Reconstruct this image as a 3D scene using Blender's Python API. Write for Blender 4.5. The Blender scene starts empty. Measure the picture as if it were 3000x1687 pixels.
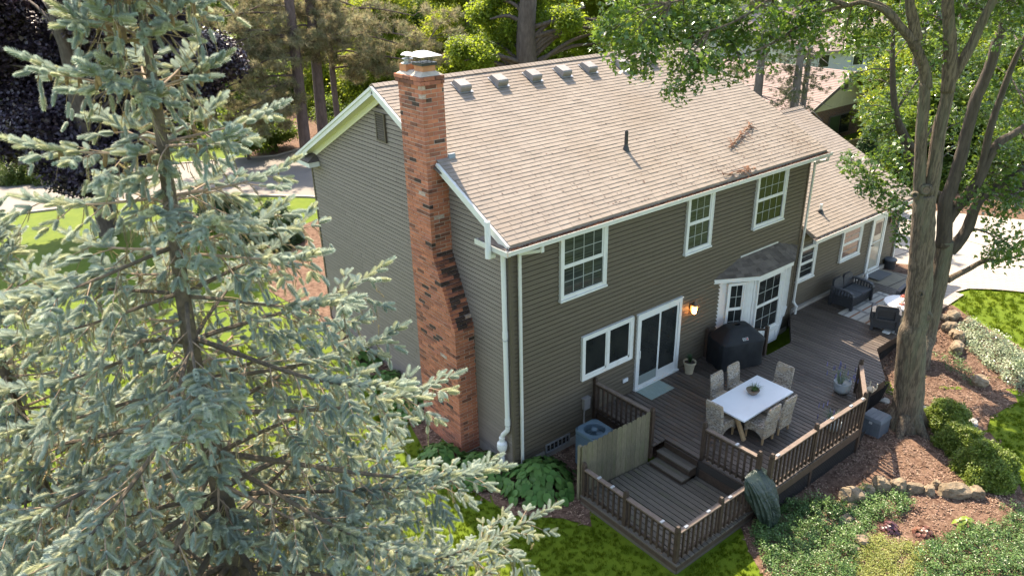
import bpy, math, random
import numpy as np
from mathutils import Vector, Matrix, Euler
S = bpy.context.scene
COL = S.collection
rnd = random.Random(7)
rng = np.random.default_rng(11)
R = math.radians

# ---------------------------------------------------------------- camera
CAM = np.array([-9.1205, -11.7265, 11.4481])
F_PX = 2212.593
_yaw, _pit, _rol = R(-37.979), R(-24.111), R(-1.29)
FW = np.array([-math.sin(_yaw)*math.cos(_pit), math.cos(_yaw)*math.cos(_pit), math.sin(_pit)])
_r = np.array([math.cos(_yaw), math.sin(_yaw), 0.0]); _u = np.cross(_r, FW)
RT = _r*math.cos(_rol)+_u*math.sin(_rol); UP = -_r*math.sin(_rol)+_u*math.cos(_rol)
cd = bpy.data.cameras.new('camera'); cam = bpy.data.objects.new('camera', cd); COL.objects.link(cam)
cd.sensor_width = 36.0; cd.lens = 36.0*F_PX/3000.0; cd.clip_start = 0.1; cd.clip_end = 600.0
M3 = Matrix((RT, UP, -FW)).transposed().to_4x4(); M3.translation = Vector(CAM)
cam.matrix_world = M3; S.camera = cam
K = 3000.0/2576.0
def ray(u, v): return FW+RT*(u*K-1500)/F_PX-UP*(v*K-843.5)/F_PX
def PD(u, v, d): return CAM+ray(u, v)*d                       # a point at a given distance
def PZ(u, v, z):                                               # a point on a level plane
    d = ray(u, v); return CAM+d*((z-CAM[2])/d[2])
def depth(p): return float(np.dot(np.asarray(p)-CAM, FW))
def smooth(t): t = np.clip(t, 0, 1); return t*t*(3-2*t)
def gz(x, y):                                                  # height of the ground
    a = smooth((x-9.5)/7.0)*smooth((y+9)/6.0); b = smooth((y-1)/9.0)
    return -0.15+0.66*np.maximum(a, b)+0.0*x
def PG(u, v):
    z = 0.0
    for _ in range(12):
        p = PZ(u, v, z); z = float(gz(p[0], p[1]))
    return np.array([p[0], p[1], z])

# ---------------------------------------------------------------- sky, sun, exposure
SUN = Vector((0.147, 0.617, 0.775)).normalized()
w = bpy.data.worlds.new('World'); S.world = w; w.use_nodes = True
nt = w.node_tree; bg = nt.nodes['Background']
sky = nt.nodes.new('ShaderNodeTexSky'); sky.sky_type = 'NISHITA'; sky.sun_disc = False
sky.sun_elevation = math.asin(SUN.z); sky.sun_rotation = math.atan2(SUN.x, SUN.y)
sky.air_density = 1.0; sky.dust_density = 1.2; sky.ozone_density = 1.0
nt.links.new(sky.outputs[0], bg.inputs[0]); bg.inputs[1].default_value = 0.15
sl = bpy.data.lights.new('sun', 'SUN'); so = bpy.data.objects.new('sun', sl); COL.objects.link(so)
sl.energy = 3.9; sl.angle = R(0.6); sl.color = (1.0, 0.92, 0.80)
so.rotation_euler = SUN.to_track_quat('Z', 'Y').to_euler()
so.location = (0, 0, 40)
S.view_settings.view_transform = 'Standard'; S.view_settings.look = 'None'
S.view_settings.exposure = 1.98
S.view_settings.use_white_balance = True; S.view_settings.white_balance_temperature = 7350; S.view_settings.white_balance_tint = 12; S.view_settings.gamma = 1.0
S.render.engine = 'CYCLES'
S.cycles.max_bounces = 6; S.cycles.diffuse_bounces = 3; S.cycles.glossy_bounces = 2
S.cycles.transmission_bounces = 4; S.cycles.transparent_max_bounces = 6
S.cycles.caustics_reflective = False; S.cycles.caustics_refractive = False
S.cycles.use_denoising = True

# ---------------------------------------------------------------- materials
MATS = {}
def mat(name, c1, c2=None, rough=0.6, ns=6.0, bump=0.0, bs=60.0, var=0.0, metal=0.0, spec=0.5, trans=0.0,
        stretch=(1, 1, 1), det=6.0, hue=0.0, lo=0.38, hi=0.62, c3=None, ns3=1.5, lo3=.45, hi3=.65, emit=0, tcol=None, dist=0.02):
    m = bpy.data.materials.new(name); m.use_nodes = True; n = m.node_tree.nodes; L = m.node_tree.links
    b = n['Principled BSDF']; out = n['Material Output']
    b.inputs['Roughness'].default_value = rough; b.inputs['Metallic'].default_value = metal
    b.inputs['Specular IOR Level'].default_value = spec
    geo = n.new('ShaderNodeNewGeometry'); mp = n.new('ShaderNodeMapping'); mp.inputs['Scale'].default_value = stretch
    L.new(geo.outputs['Position'], mp.inputs['Vector'])
    def noise(sc, d=det):
        t = n.new('ShaderNodeTexNoise'); t.inputs['Scale'].default_value = sc; t.inputs['Detail'].default_value = d
        t.inputs['Roughness'].default_value = 0.65
        L.new(mp.outputs[0], t.inputs['Vector']); return t.outputs['Fac']
    def ramp(src, a, z):
        r = n.new('ShaderNodeMapRange'); r.inputs[1].default_value = a; r.inputs[2].default_value = z
        L.new(src, r.inputs[0]); return r.outputs[0]
    def mix(f, a, bb):
        x = n.new('ShaderNodeMix'); x.data_type = 'RGBA'; L.new(f, x.inputs[0])
        for s, q in ((x.inputs[6], a), (x.inputs[7], bb)):
            if isinstance(q, tuple): s.default_value = (*q, 1)
            else: L.new(q, s)
        return x.outputs[2]
    col = None
    if c2 is not None: col = mix(ramp(noise(ns), lo, hi), c1, c2)
    if c3 is not None: col = mix(ramp(noise(ns3, 4), lo3, hi3), col if col is not None else c1, c3)
    if var or hue:
        oi = n.new('ShaderNodeObjectInfo'); ad = n.new('ShaderNodeMath'); ad.operation = 'MULTIPLY_ADD'
        L.new(oi.outputs['Random'], ad.inputs[0]); ad.inputs[1].default_value = 7.13; L.new(geo.outputs['Random Per Island'], ad.inputs[2])
        fr = n.new('ShaderNodeMath'); fr.operation = 'FRACT'; L.new(ad.outputs[0], fr.inputs[0])
        hs = n.new('ShaderNodeHueSaturation')
        if col is None: hs.inputs['Color'].default_value = (*c1, 1)
        else: L.new(col, hs.inputs['Color'])
        mr = n.new('ShaderNodeMapRange'); mr.inputs[3].default_value = 1-var; mr.inputs[4].default_value = 1+var
        L.new(fr.outputs[0], mr.inputs[0]); L.new(mr.outputs[0], hs.inputs['Value'])
        if hue:
            f2 = n.new('ShaderNodeMath'); f2.operation = 'MULTIPLY'; L.new(fr.outputs[0], f2.inputs[0]); f2.inputs[1].default_value = 5.7
            f3 = n.new('ShaderNodeMath'); f3.operation = 'FRACT'; L.new(f2.outputs[0], f3.inputs[0])
            m2 = n.new('ShaderNodeMapRange'); m2.inputs[3].default_value = 0.5-hue; m2.inputs[4].default_value = 0.5+hue
            L.new(f3.outputs[0], m2.inputs[0]); L.new(m2.outputs[0], hs.inputs['Hue'])
        col = hs.outputs[0]
    if col is None: b.inputs['Base Color'].default_value = (*c1, 1)
    else: L.new(col, b.inputs['Base Color'])
    if bump:
        bp = n.new('ShaderNodeBump'); bp.inputs['Strength'].default_value = bump; bp.inputs['Distance'].default_value = dist
        L.new(noise(bs, 4), bp.inputs['Height']); L.new(bp.outputs[0], b.inputs['Normal'])
    if emit:
        b.inputs['Emission Color'].default_value = (*c1, 1); b.inputs['Emission Strength'].default_value = emit
    if trans:
        tr = n.new('ShaderNodeBsdfTranslucent'); ms = n.new('ShaderNodeMixShader'); ms.inputs[0].default_value = trans
        if tcol is not None: tr.inputs[0].default_value = (*tcol, 1)
        elif col is None: tr.inputs[0].default_value = (*c1, 1)
        else: L.new(col, tr.inputs[0])
        L.new(b.outputs[0], ms.inputs[1]); L.new(tr.outputs[0], ms.inputs[2]); L.new(ms.outputs[0], out.inputs[0])
    MATS[name] = m
    return m

# ---------------------------------------------------------------- objects
WORLD = {}
def wl(o):
    return WORLD.get(o.name, Vector((0, 0, 0)))
def setp(o, parent):
    if parent is not None:
        o.parent = parent; o.matrix_parent_inverse = Matrix.Translation(-wl(parent))
        WORLD[o.name] = Vector((0, 0, 0)) if o.type == 'MESH' else wl(o)
def tag(o, label=None, cat=None, group=None, kind=None):
    if label: o['label'] = label
    if cat: o['category'] = cat
    if group: o['group'] = group
    if kind: o['kind'] = kind
    return o
def thing(name, label, cat, loc=(0, 0, 0), group=None):
    o = bpy.data.objects.new(name, None); COL.objects.link(o); o.empty_display_size = 0.2
    o.location = Vector([float(c) for c in loc]); WORLD[o.name] = Vector(o.location)
    return tag(o, label, cat, group)
def link(name, me, parent=None, m=None, loc=None, kind=None, rot=None, scale=None):
    if m is not None and not me.materials: me.materials.append(m)
    o = bpy.data.objects.new(name, me); COL.objects.link(o)
    if parent is not None:
        o.parent = parent; o.matrix_parent_inverse = Matrix.Translation(-wl(parent))
    if loc is not None: o.location = loc
    if rot is not None: o.rotation_euler = rot
    if scale is not None: o.scale = scale
    WORLD[o.name] = Vector((0, 0, 0)) if loc is None else Vector(loc)
    if kind: o['kind'] = kind
    return o
def copy_thing(root, loc, rz=0.0, label=None, group=None, scale=None):
    c = root.copy(); COL.objects.link(c); c.location = loc; c.rotation_euler = (0, 0, rz)
    if scale: c.scale = (scale,)*3
    if label: c['label'] = label
    if group: c['group'] = group
    for ch in [x for x in root.children]:
        d = ch.copy(); COL.objects.link(d); d.parent = c
        for g in [x for x in ch.children]:
            e = g.copy(); COL.objects.link(e); e.parent = d
    return c
CORN = ((0, 0, 0), (1, 0, 0), (1, 1, 0), (0, 1, 0), (0, 0, 1), (1, 0, 1), (1, 1, 1), (0, 1, 1))
BF = ((0, 3, 2, 1), (4, 5, 6, 7), (0, 1, 5, 4), (1, 2, 6, 5), (2, 3, 7, 6), (3, 0, 4, 7))
class MB:
    def __init__(s): s.v = []; s.f = []
    def add(s, vs, fs):
        o = len(s.v); s.v += [tuple(map(float, p)) for p in vs]; s.f += [tuple(i+o for i in f) for f in fs]; return s
    def box(s, a, b):
        lo = [min(p, q) for p, q in zip(a, b)]; hi = [max(p, q) for p, q in zip(a, b)]
        return s.add([[(lo, hi)[c[i]][i] for i in range(3)] for c in CORN], BF)
    def hexa(s, eight): return s.add(eight, BF)
    def beam(s, p, q, w, h, up=(0, 0, 1)):
        p, q, up = Vector(p), Vector(q), Vector(up); d = (q-p).normalized(); x = d.cross(up)
        if x.length < 1e-4: x = d.cross(Vector((1, 0, 0)))
        x.normalize(); z = x.cross(d)
        return s.add([c+x*(w*i)+z*(h*j) for c, i, j in ((p, -.5, -.5), (p, .5, -.5), (q, .5, -.5), (q, -.5, -.5), (p, -.5, .5), (p, .5, .5), (q, .5, .5), (q, -.5, .5))], BF)
    def tube(s, pts, rad, n=8, cap=True, jit=0.0):
        pts = [Vector(p) for p in pts]
        if not hasattr(rad, '__len__'): rad = [rad]*len(pts)
        o = len(s.v); x = None
        for i, p in enumerate(pts):
            d = (pts[min(i+1, len(pts)-1)]-pts[max(i-1, 0)])
            d = d.normalized() if d.length > 1e-9 else Vector((0, 0, 1))
            if x is None: x = d.orthogonal().normalized()
            else:
                x = x-d*x.dot(d); x = x.normalized() if x.length > 1e-6 else d.orthogonal().normalized()
            y = d.cross(x)
            for k in range(n):
                a = 2*math.pi*k/n; r = rad[i]*(1+(rnd.uniform(-jit, jit) if jit else 0))
                s.v.append(tuple(p+x*(r*math.cos(a))+y*(r*math.sin(a))))
        for i in range(len(pts)-1):
            for k in range(n):
                k2 = (k+1) % n; s.f.append((o+i*n+k, o+i*n+k2, o+(i+1)*n+k2, o+(i+1)*n+k))
        if cap:
            s.f.append(tuple(o+k for k in reversed(range(n)))); s.f.append(tuple(o+(len(pts)-1)*n+k for k in range(n)))
        return s
    def lathe(s, prof, n=20, c=(0, 0, 0), cap=True):
        o = len(s.v)
        for r, z in prof:
            for k in range(n):
                a = 2*math.pi*k/n; s.v.append((c[0]+r*math.cos(a), c[1]+r*math.sin(a), c[2]+z))
        for i in range(len(prof)-1):
            for k in range(n):
                k2 = (k+1) % n; s.f.append((o+i*n+k, o+i*n+k2, o+(i+1)*n+k2, o+(i+1)*n+k))
        if cap:
            s.f.append(tuple(o+k for k in reversed(range(n)))); s.f.append(tuple(o+(len(prof)-1)*n+k for k in range(n)))
        return s
    def prism(s, poly, z0, z1):
        n = len(poly); vs = [(x, y, z0) for x, y in poly]+[(x, y, z1) for x, y in poly]
        return s.add(vs, [tuple(reversed(range(n))), tuple(range(n, 2*n))]+[(i, (i+1) % n, n+(i+1) % n, n+i) for i in range(n)])
    def mesh(s, name, m=None, smooth=False):
        me = bpy.data.meshes.new(name); me.from_pydata(s.v, [], s.f); me.update()
        if m is not None: me.materials.append(m)
        if smooth: me.polygons.foreach_set('use_smooth', [True]*len(me.polygons))
        return me
    def build(s, name, m, parent=None, smooth=False, kind=None, loc=None, bevel=0):
        o = link(name, s.mesh(name, m, smooth), parent, None, loc, kind)
        if bevel:
            md = o.modifiers.new('bevel', 'BEVEL'); md.width = bevel; md.segments = 2; md.limit_method = 'ANGLE'
        return o
def grid(fn, nu, nv, name, m, parent=None, smooth=True, kind=None):
    vs = [fn(i/nu, j/nv) for j in range(nv+1) for i in range(nu+1)]
    fs = [(j*(nu+1)+i, j*(nu+1)+i+1, (j+1)*(nu+1)+i+1, (j+1)*(nu+1)+i) for j in range(nv) for i in range(nu)]
    b = MB(); b.add(vs, fs); return b.build(name, m, parent, smooth, kind)

# ---------------------------------------------------------------- scattering of foliage, chips and grass (always ONE stuff object)
PROTO = {}
def gn_for(proto):
    g = bpy.data.node_groups.new('scatter_'+proto.name, 'GeometryNodeTree')
    g.interface.new_socket('Geometry', in_out='INPUT', socket_type='NodeSocketGeometry')
    g.interface.new_socket('Geometry', in_out='OUTPUT', socket_type='NodeSocketGeometry')
    n = g.nodes; L = g.links
    gi = n.new('NodeGroupInput'); go = n.new('NodeGroupOutput'); ip = n.new('GeometryNodeInstanceOnPoints')
    oi = n.new('GeometryNodeObjectInfo'); oi.inputs[0].default_value = proto; oi.inputs[1].default_value = True
    ar = n.new('GeometryNodeInputNamedAttribute'); ar.data_type = 'FLOAT_VECTOR'; ar.inputs[0].default_value = 'rot'
    sc = n.new('GeometryNodeInputNamedAttribute'); sc.data_type = 'FLOAT'; sc.inputs[0].default_value = 'scl'
    L.new(gi.outputs[0], ip.inputs['Points']); L.new(oi.outputs['Geometry'], ip.inputs['Instance'])
    L.new(ar.outputs[0], ip.inputs['Rotation']); L.new(sc.outputs[0], ip.inputs['Scale']); L.new(ip.outputs[0], go.inputs[0])
    return g
def proto(name, mb, m, smooth=False):
    o = bpy.data.objects.new(name, mb.mesh(name, m, smooth)); PROTO[name] = (o, gn_for(o)); return name
def scatter(name, pts, rot, scl, pname, parent=None, kind='stuff'):
    pts = np.asarray(pts, float); n = len(pts)
    me = bpy.data.meshes.new(name); me.vertices.add(n); me.vertices.foreach_set('co', pts.ravel())
    a = me.attributes.new('rot', 'FLOAT_VECTOR', 'POINT'); a.data.foreach_set('vector', np.asarray(rot, float).ravel())
    a = me.attributes.new('scl', 'FLOAT', 'POINT'); a.data.foreach_set('value', np.asarray(scl, float).ravel())
    me.update(); po, ng = PROTO[pname]
    me.materials.append(po.data.materials[0])
    o = link(name, me, parent, None, None, kind)
    md = o.modifiers.new('scatter', 'NODES'); md.node_group = ng
    return o
def rot_to(dirs, roll):
    """euler angles that carry local +Z onto dirs, with a random roll about it"""
    d = np.asarray(dirs, float); d = d/np.maximum(np.linalg.norm(d, axis=1, keepdims=True), 1e-9)
    # R = Rz(c) Ry(b) Rz(roll): written as XYZ euler through matrices
    b = np.arccos(np.clip(d[:, 2], -1, 1)); c = np.arctan2(d[:, 1], d[:, 0]); a = roll
    ca, sa, cb, sb, cc, sc = np.cos(a), np.sin(a), np.cos(b), np.sin(b), np.cos(c), np.sin(c)
    m00 = cc*cb*ca-sc*sa; m10 = sc*cb*ca+cc*sa; m20 = -sb*ca; m21 = sb*sa; m22 = cb
    ey = -np.arcsin(np.clip(m20, -1, 1)); ex = np.arctan2(m21, m22); ez = np.arctan2(m10, m00)
    return np.stack([ex, ey, ez], -1)
# ================================================================ HOUSE
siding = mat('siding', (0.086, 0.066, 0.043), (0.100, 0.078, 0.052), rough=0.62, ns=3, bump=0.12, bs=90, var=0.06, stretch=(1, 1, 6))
siding_g = mat('siding_gable', (0.180, 0.146, 0.124), (0.202, 0.165, 0.141), rough=0.62, ns=3, bump=0.12, bs=90, var=0.06, stretch=(1, 1, 6))  # lighter, greyer version of the siding colour, used on the gable wall
white = mat('white_paint', (0.62, 0.62, 0.59), (0.54, 0.53, 0.48), rough=0.42, ns=5, lo=.45, hi=.8)
whitem = mat('white_metal', (0.56, 0.55, 0.51), (0.46, 0.44, 0.38), rough=0.35, ns=4, lo=.5, hi=.85)
cream = mat('soffit_cream', (0.72, 0.69, 0.58), rough=0.6)
glass = mat('dark_glass', (0.012, 0.014, 0.014), (0.022, 0.024, 0.022), rough=0.045, ns=1.6, spec=0.3)
blindg = mat('glass_with_blinds', (0.018, 0.022, 0.020), (0.055, 0.062, 0.055), rough=0.05, ns=9, stretch=(0.05, 0.05, 3.2), lo=.42, hi=.55, spec=0.3)
brickglass = mat('curtain_glass', (0.14, 0.075, 0.055), (0.19, 0.11, 0.085), rough=0.08, ns=7, spec=0.6)
palegl = mat('storm_glass', (0.30, 0.27, 0.21), (0.40, 0.37, 0.30), rough=0.06, ns=1.1, spec=0.6)
muntm = mat('muntin_grey', (0.30, 0.32, 0.30), rough=0.5)
shing = mat('shingle', (0.222, 0.187, 0.156), (0.256, 0.217, 0.182), rough=0.92, ns=2.2, bump=0.35, bs=220, var=0.045, spec=0.2, c3=(0.205, 0.165, 0.130), ns3=0.55, lo3=.50, hi3=.75, dist=.01)
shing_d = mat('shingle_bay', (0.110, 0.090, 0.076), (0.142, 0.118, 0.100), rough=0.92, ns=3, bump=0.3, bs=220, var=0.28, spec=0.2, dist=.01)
mortar = mat('mortar', (0.50, 0.43, 0.36), (0.40, 0.335, 0.28), rough=0.95, ns=5, bump=0.4, bs=80)
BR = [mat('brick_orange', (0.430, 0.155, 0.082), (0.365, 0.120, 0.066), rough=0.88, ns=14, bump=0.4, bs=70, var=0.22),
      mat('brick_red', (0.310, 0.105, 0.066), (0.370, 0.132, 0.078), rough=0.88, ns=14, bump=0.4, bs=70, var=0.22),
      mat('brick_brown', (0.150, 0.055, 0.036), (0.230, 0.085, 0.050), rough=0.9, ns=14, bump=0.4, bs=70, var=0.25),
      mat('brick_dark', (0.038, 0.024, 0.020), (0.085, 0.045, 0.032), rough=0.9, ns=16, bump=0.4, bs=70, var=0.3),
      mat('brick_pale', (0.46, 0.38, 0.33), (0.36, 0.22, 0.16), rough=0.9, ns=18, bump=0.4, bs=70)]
conc = mat('concrete', (0.36, 0.32, 0.27), (0.29, 0.25, 0.21), rough=0.9, ns=1.5, bump=0.15, bs=90)
steel = mat('galvanised', (0.42, 0.42, 0.42), (0.30, 0.31, 0.32), rough=0.42, metal=0.6, ns=5)
blackm = mat('black_metal', (0.018, 0.019, 0.022), rough=0.45)
brownm = mat('brown_metal', (0.11, 0.088, 0.075), rough=0.5)
ventm = mat('vent_grey', (0.24, 0.22, 0.20), (0.19, 0.172, 0.158), rough=0.55, ns=5, spec=.4)
terra = mat('terracotta', (0.48, 0.22, 0.10), (0.40, 0.17, 0.08), rough=0.85, ns=6)
copper = mat('lamp_bronze', (0.13, 0.085, 0.055), rough=0.4, metal=0.5)
pvc = mat('white_plastic', (0.64, 0.64, 0.63), rough=0.32)
litter = mat('dry_litter', (0.17, 0.070, 0.036), (0.070, 0.036, 0.022), rough=0.95, ns=25, bump=0.8, bs=60, var=.3)
twigm = mat('dry_twig', (0.25, 0.115, 0.06), (0.16, 0.08, 0.05), rough=0.9, ns=12, var=.2)
warm = mat('lamp_bulb', (1.0, 0.62, 0.28), emit=26.0)
lampgl = mat('lamp_glass', (0.55, 0.42, 0.30), rough=0.2, trans=0.7)

house = thing('house', 'two storey house with taupe lap siding, brown shingle roof and brick chimney', 'house', (0, 0, 0))
XW, XE, DH = 11.3, 17.78, 9.64
def roofz(y): return 5.98+0.5*(y+0.38)
def wingz(y): return 3.26+0.49*(y+0.45)

# ---- walls with lap boards
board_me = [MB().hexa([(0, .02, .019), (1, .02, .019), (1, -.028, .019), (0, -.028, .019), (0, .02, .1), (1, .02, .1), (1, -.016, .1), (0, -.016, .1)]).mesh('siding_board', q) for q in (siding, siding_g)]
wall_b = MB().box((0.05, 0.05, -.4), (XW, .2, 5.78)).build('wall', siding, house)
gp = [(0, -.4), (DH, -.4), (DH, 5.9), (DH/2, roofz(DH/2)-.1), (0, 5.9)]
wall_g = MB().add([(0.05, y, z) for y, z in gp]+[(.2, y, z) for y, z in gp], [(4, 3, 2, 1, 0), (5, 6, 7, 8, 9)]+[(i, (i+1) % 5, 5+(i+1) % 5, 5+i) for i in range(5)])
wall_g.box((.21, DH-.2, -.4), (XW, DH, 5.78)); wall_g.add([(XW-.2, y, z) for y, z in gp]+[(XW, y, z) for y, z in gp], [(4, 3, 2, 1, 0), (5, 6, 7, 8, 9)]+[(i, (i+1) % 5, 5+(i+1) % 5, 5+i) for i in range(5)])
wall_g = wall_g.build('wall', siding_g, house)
wall_w = MB().box((XW+.01, 0.05, -.4), (XE, .2, 3.3)).box((XE-.2, .21, -.4), (XE, 9, 3.3))
wall_w.add([(XE-.2, 0.2, 3.3), (XE-.2, 8.8, 3.3), (XE-.2, 4.5, 5.5), (XE, .2, 3.3), (XE, 8.8, 3.3), (XE, 4.5, 5.5)], [(0, 1, 2), (3, 5, 4), (0, 3, 4, 1), (1, 4, 5, 2), (2, 5, 3, 0)])
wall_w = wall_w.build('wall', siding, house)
def course(par, a, b, z, face, maxlen):
    x = a
    while x < b-.02:
        L = min(b-x, maxlen*rnd.uniform(.55, 1.0))
        if b-x-L < .5: L = b-x
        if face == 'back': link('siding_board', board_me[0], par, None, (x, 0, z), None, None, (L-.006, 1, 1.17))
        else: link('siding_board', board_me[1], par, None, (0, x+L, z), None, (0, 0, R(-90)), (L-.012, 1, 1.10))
        x += L
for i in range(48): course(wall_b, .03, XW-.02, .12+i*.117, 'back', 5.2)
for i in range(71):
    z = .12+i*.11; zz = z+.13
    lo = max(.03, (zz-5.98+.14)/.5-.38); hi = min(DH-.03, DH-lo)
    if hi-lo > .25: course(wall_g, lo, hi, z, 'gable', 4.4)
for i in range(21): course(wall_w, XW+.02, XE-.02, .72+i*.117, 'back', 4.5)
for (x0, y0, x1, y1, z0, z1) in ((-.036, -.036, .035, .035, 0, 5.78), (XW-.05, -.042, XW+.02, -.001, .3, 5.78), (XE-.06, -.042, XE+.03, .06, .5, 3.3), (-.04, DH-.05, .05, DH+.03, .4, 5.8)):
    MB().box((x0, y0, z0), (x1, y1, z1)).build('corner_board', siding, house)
MB().box((-.005, -.012, -.4), (XW, .05, .11)).box((-.012, .051, -.4), (.05, DH, .11)).build('foundation', conc, house)
MB().box((XW+.1, -.10, .1), (XE+.02, -.002, .70)).build('foundation', conc, house)
for i in range(1):
    b = MB().box((.95, -.05, .02), (1.75, -.013, .06)).box((.95, -.05, .25), (1.75, -.013, .29)).box((.95, -.05, .06), (.99, -.013, .25)).box((1.71, -.05, .06), (1.75, -.013, .25))
    bw = b.build('basement_window', steel, house)
    g = MB()
    for k in range(5): g.box((1.09+.13*k, -.045, .06), (1.115+.13*k, -.03, .25))
    g.build('window_bar', steel, bw); MB().box((.99, -.026, .06), (1.71, -.018, .25)).build('pane', glass, bw)

# ---- roof
def slope_roof(name, x0, x1, ye, yr, zf, mat_, t=.11):
    prof = [(ye, zf(ye)-.02), (yr, zf(yr)-.02), (2*yr-ye, zf(ye)-.02), (2*yr-ye, zf(ye)-.02-t), (yr, zf(yr)-.02-t), (ye, zf(ye)-.02-t)]
    n = 6
    return MB().add([(x0, y, z) for y, z in prof]+[(x1, y, z) for y, z in prof], [(0, 1, 4, 5), (1, 2, 3, 4), (11, 10, 7, 6), (10, 9, 8, 7)]+[(i, n+i, n+(i+1) % n, (i+1) % n) for i in range(n)]).build(name, mat_, house)
roof = slope_roof('roof', -.30, 11.46, -.40, DH/2, roofz, shing)
roofw = slope_roof('roof', 11.49, 17.95, -.45, 4.5, wingz, shing)
EXPO = .126
def tab(mb, o, ex, ey, en, L, D, t):
    o = Vector(o); pts = []
    for z in (0, 1):
        for (i, j) in ((0, 0), (1, 0), (1, 1), (0, 1)):
            h = (0 if not z else (t if j == 0 else .004))
            pts.append(o+ex*(L*i)+ey*(D*j)+en*h)
    mb.hexa(pts)
tabm = []
for tk in (.017, .019, .016, .018):
    b = MB(); tab(b, (0, 0, 0), Vector((1, 0, 0)), Vector((0, 1, 0)), Vector((0, 0, 1)), .294, .17, tk); tabm.append(b.mesh('shingle', shing))
def shingle_field(par, x0, x1, ye, yr, zf, sl, nobj):
    a = math.atan(sl); ey = Vector((0, math.cos(a), math.sin(a))); en = Vector((0, -math.sin(a), math.cos(a))); ex = Vector((1, 0, 0))
    rows = int((yr-ye)/math.cos(a)/EXPO); items = []
    for r in range(rows):
        x = x0-rnd.uniform(0, .28); y = ye+r*EXPO*math.cos(a)
        while x < x1:
            a0, a1 = max(x, x0), min(x+.30, x1)
            if a1-a0 > .03: items.append((depth((a0, y, zf(y))), a0, a1-a0-.004, y, a1-a0 > .295))
            x += .30
    items.sort(); rest = MB(); k = 0
    for d, xa, L, y, full in items:
        if full and k < nobj:
            o = link('shingle', rnd.choice(tabm), par, None, (xa, y, zf(y)-.018+rnd.uniform(0, .002)), None, (a, 0, rnd.uniform(-.004, .004))); k += 1
        else: tab(rest, (xa, y+rnd.uniform(-.004, .004), zf(y)-.018+rnd.uniform(0, .002)), ex, ey, en, L, .17, rnd.choice((.016, .017, .018, .019)))
    rest.build('shingles', shing, par, kind='stuff')
shingle_field(roof, -.31, 11.47, -.40, DH/2-.02, roofz, .5, 250)
shingle_field(roofw, 11.5, 17.96, -.45, 4.48, wingz, .49, 0)
def ridge_caps(par, x0, x1, yr, z, a):
    b = MB(); x = x0
    while x < x1:
        for s in (-1, 1):
            tab(b, (x, yr, z+rnd.uniform(.008, .012)), Vector((0, s*math.cos(a), -math.sin(a))), Vector((1, 0, 0)), Vector((0, s*math.sin(a), math.cos(a))), .15, min(.2, x1-x), .016)
        x += .14
    b.build('ridge_cap', shing, par, kind='stuff')
ridge_caps(roof, -.31, 11.47, DH/2, roofz(DH/2), math.atan(.5)); ridge_caps(roofw, 11.5, 17.96, 4.5, wingz(4.5), math.atan(.49))

# ---- rake boards, soffits, cornice returns
def rake(p, q, w=.035, h=.19): return MB().beam(p, q, w, h)
ry0, ry1, ry2, ry3 = -.36, 2.13, 3.17, DH/2
f = lambda y: roofz(y)-.13
g = lambda y: roofz(DH-y)-.13
b = MB()
for ya, yb in ((ry0, ry1), (ry2, ry3)):
    b.beam((-.318, ya, f(ya)), (-.318, yb, f(yb)), .035, .19); b.beam((-.345, ya, f(ya)+.06), (-.345, yb, f(yb)+.06), .03, .07)
b.beam((-.318, ry3, f(ry3)), (-.318, DH+.36, g(DH+.36)), .035, .19); b.beam((-.345, ry3, f(ry3)+.06), (-.345, DH+.36, g(DH+.36)+.06), .03, .07)
b.build('rake_board', white, house)
b = MB()
for ya, yb in ((ry0, ry1), (ry2, ry3)):
    b.hexa([(-.30, ya, f(ya)-.09), (-.005, ya, f(ya)-.09), (-.005, yb, f(yb)-.09), (-.30, yb, f(yb)-.09), (-.30, ya, f(ya)-.07), (-.005, ya, f(ya)-.07), (-.005, yb, f(yb)-.07), (-.30, yb, f(yb)-.07)])
ya, yb = ry3+.01, DH+.36
b.hexa([(-.30, ya, g(ya)-.09), (-.005, ya, g(ya)-.09), (-.005, yb, g(yb)-.09), (-.30, yb, g(yb)-.09), (-.30, ya, g(ya)-.07), (-.005, ya, g(ya)-.07), (-.005, yb, g(yb)-.07), (-.30, yb, g(yb)-.07)])
b.beam((-.02, ya, g(ya)-.17), (-.02, yb, g(yb)-.17), .045, .15)
b.build('soffit', cream, house)
b = MB().box((-.05, -.36, 5.70), (11.45, -.03, 5.73)).box((-.3, DH+.03, 5.70), (11.45, DH+.36, 5.73)); b.build('soffit', cream, house)
MB().box((-.05, -.385, 5.72), (11.45, -.355, 5.93)).build('fascia', white, house)
for y0, y1 in ((-.36, .52), (DH-.60, DH+.36)):
    r = MB().hexa([(-.36, y0, 5.71), (-.03, y0, 5.71), (-.03, y1, 5.71), (-.36, y1, 5.71), (-.36, y0, 5.86), (-.03, y0, 5.86), (-.03, y1, 5.86), (-.36, y1, 5.86)]).build('cornice_return', white, house)
    t = MB().hexa([(-.40, y0-.03, 5.862), (-.01, y0-.03, 5.862), (-.01, y1+.03, 5.862), (-.40, y1+.03, 5.862), (-.40, y0-.03, 5.885), (-.01, y0+.2, 6.06), (-.01, y1-.1, 6.06), (-.40, y1+.03, 5.885)])
    t.build('return_roof', shing_d, r)
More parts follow.
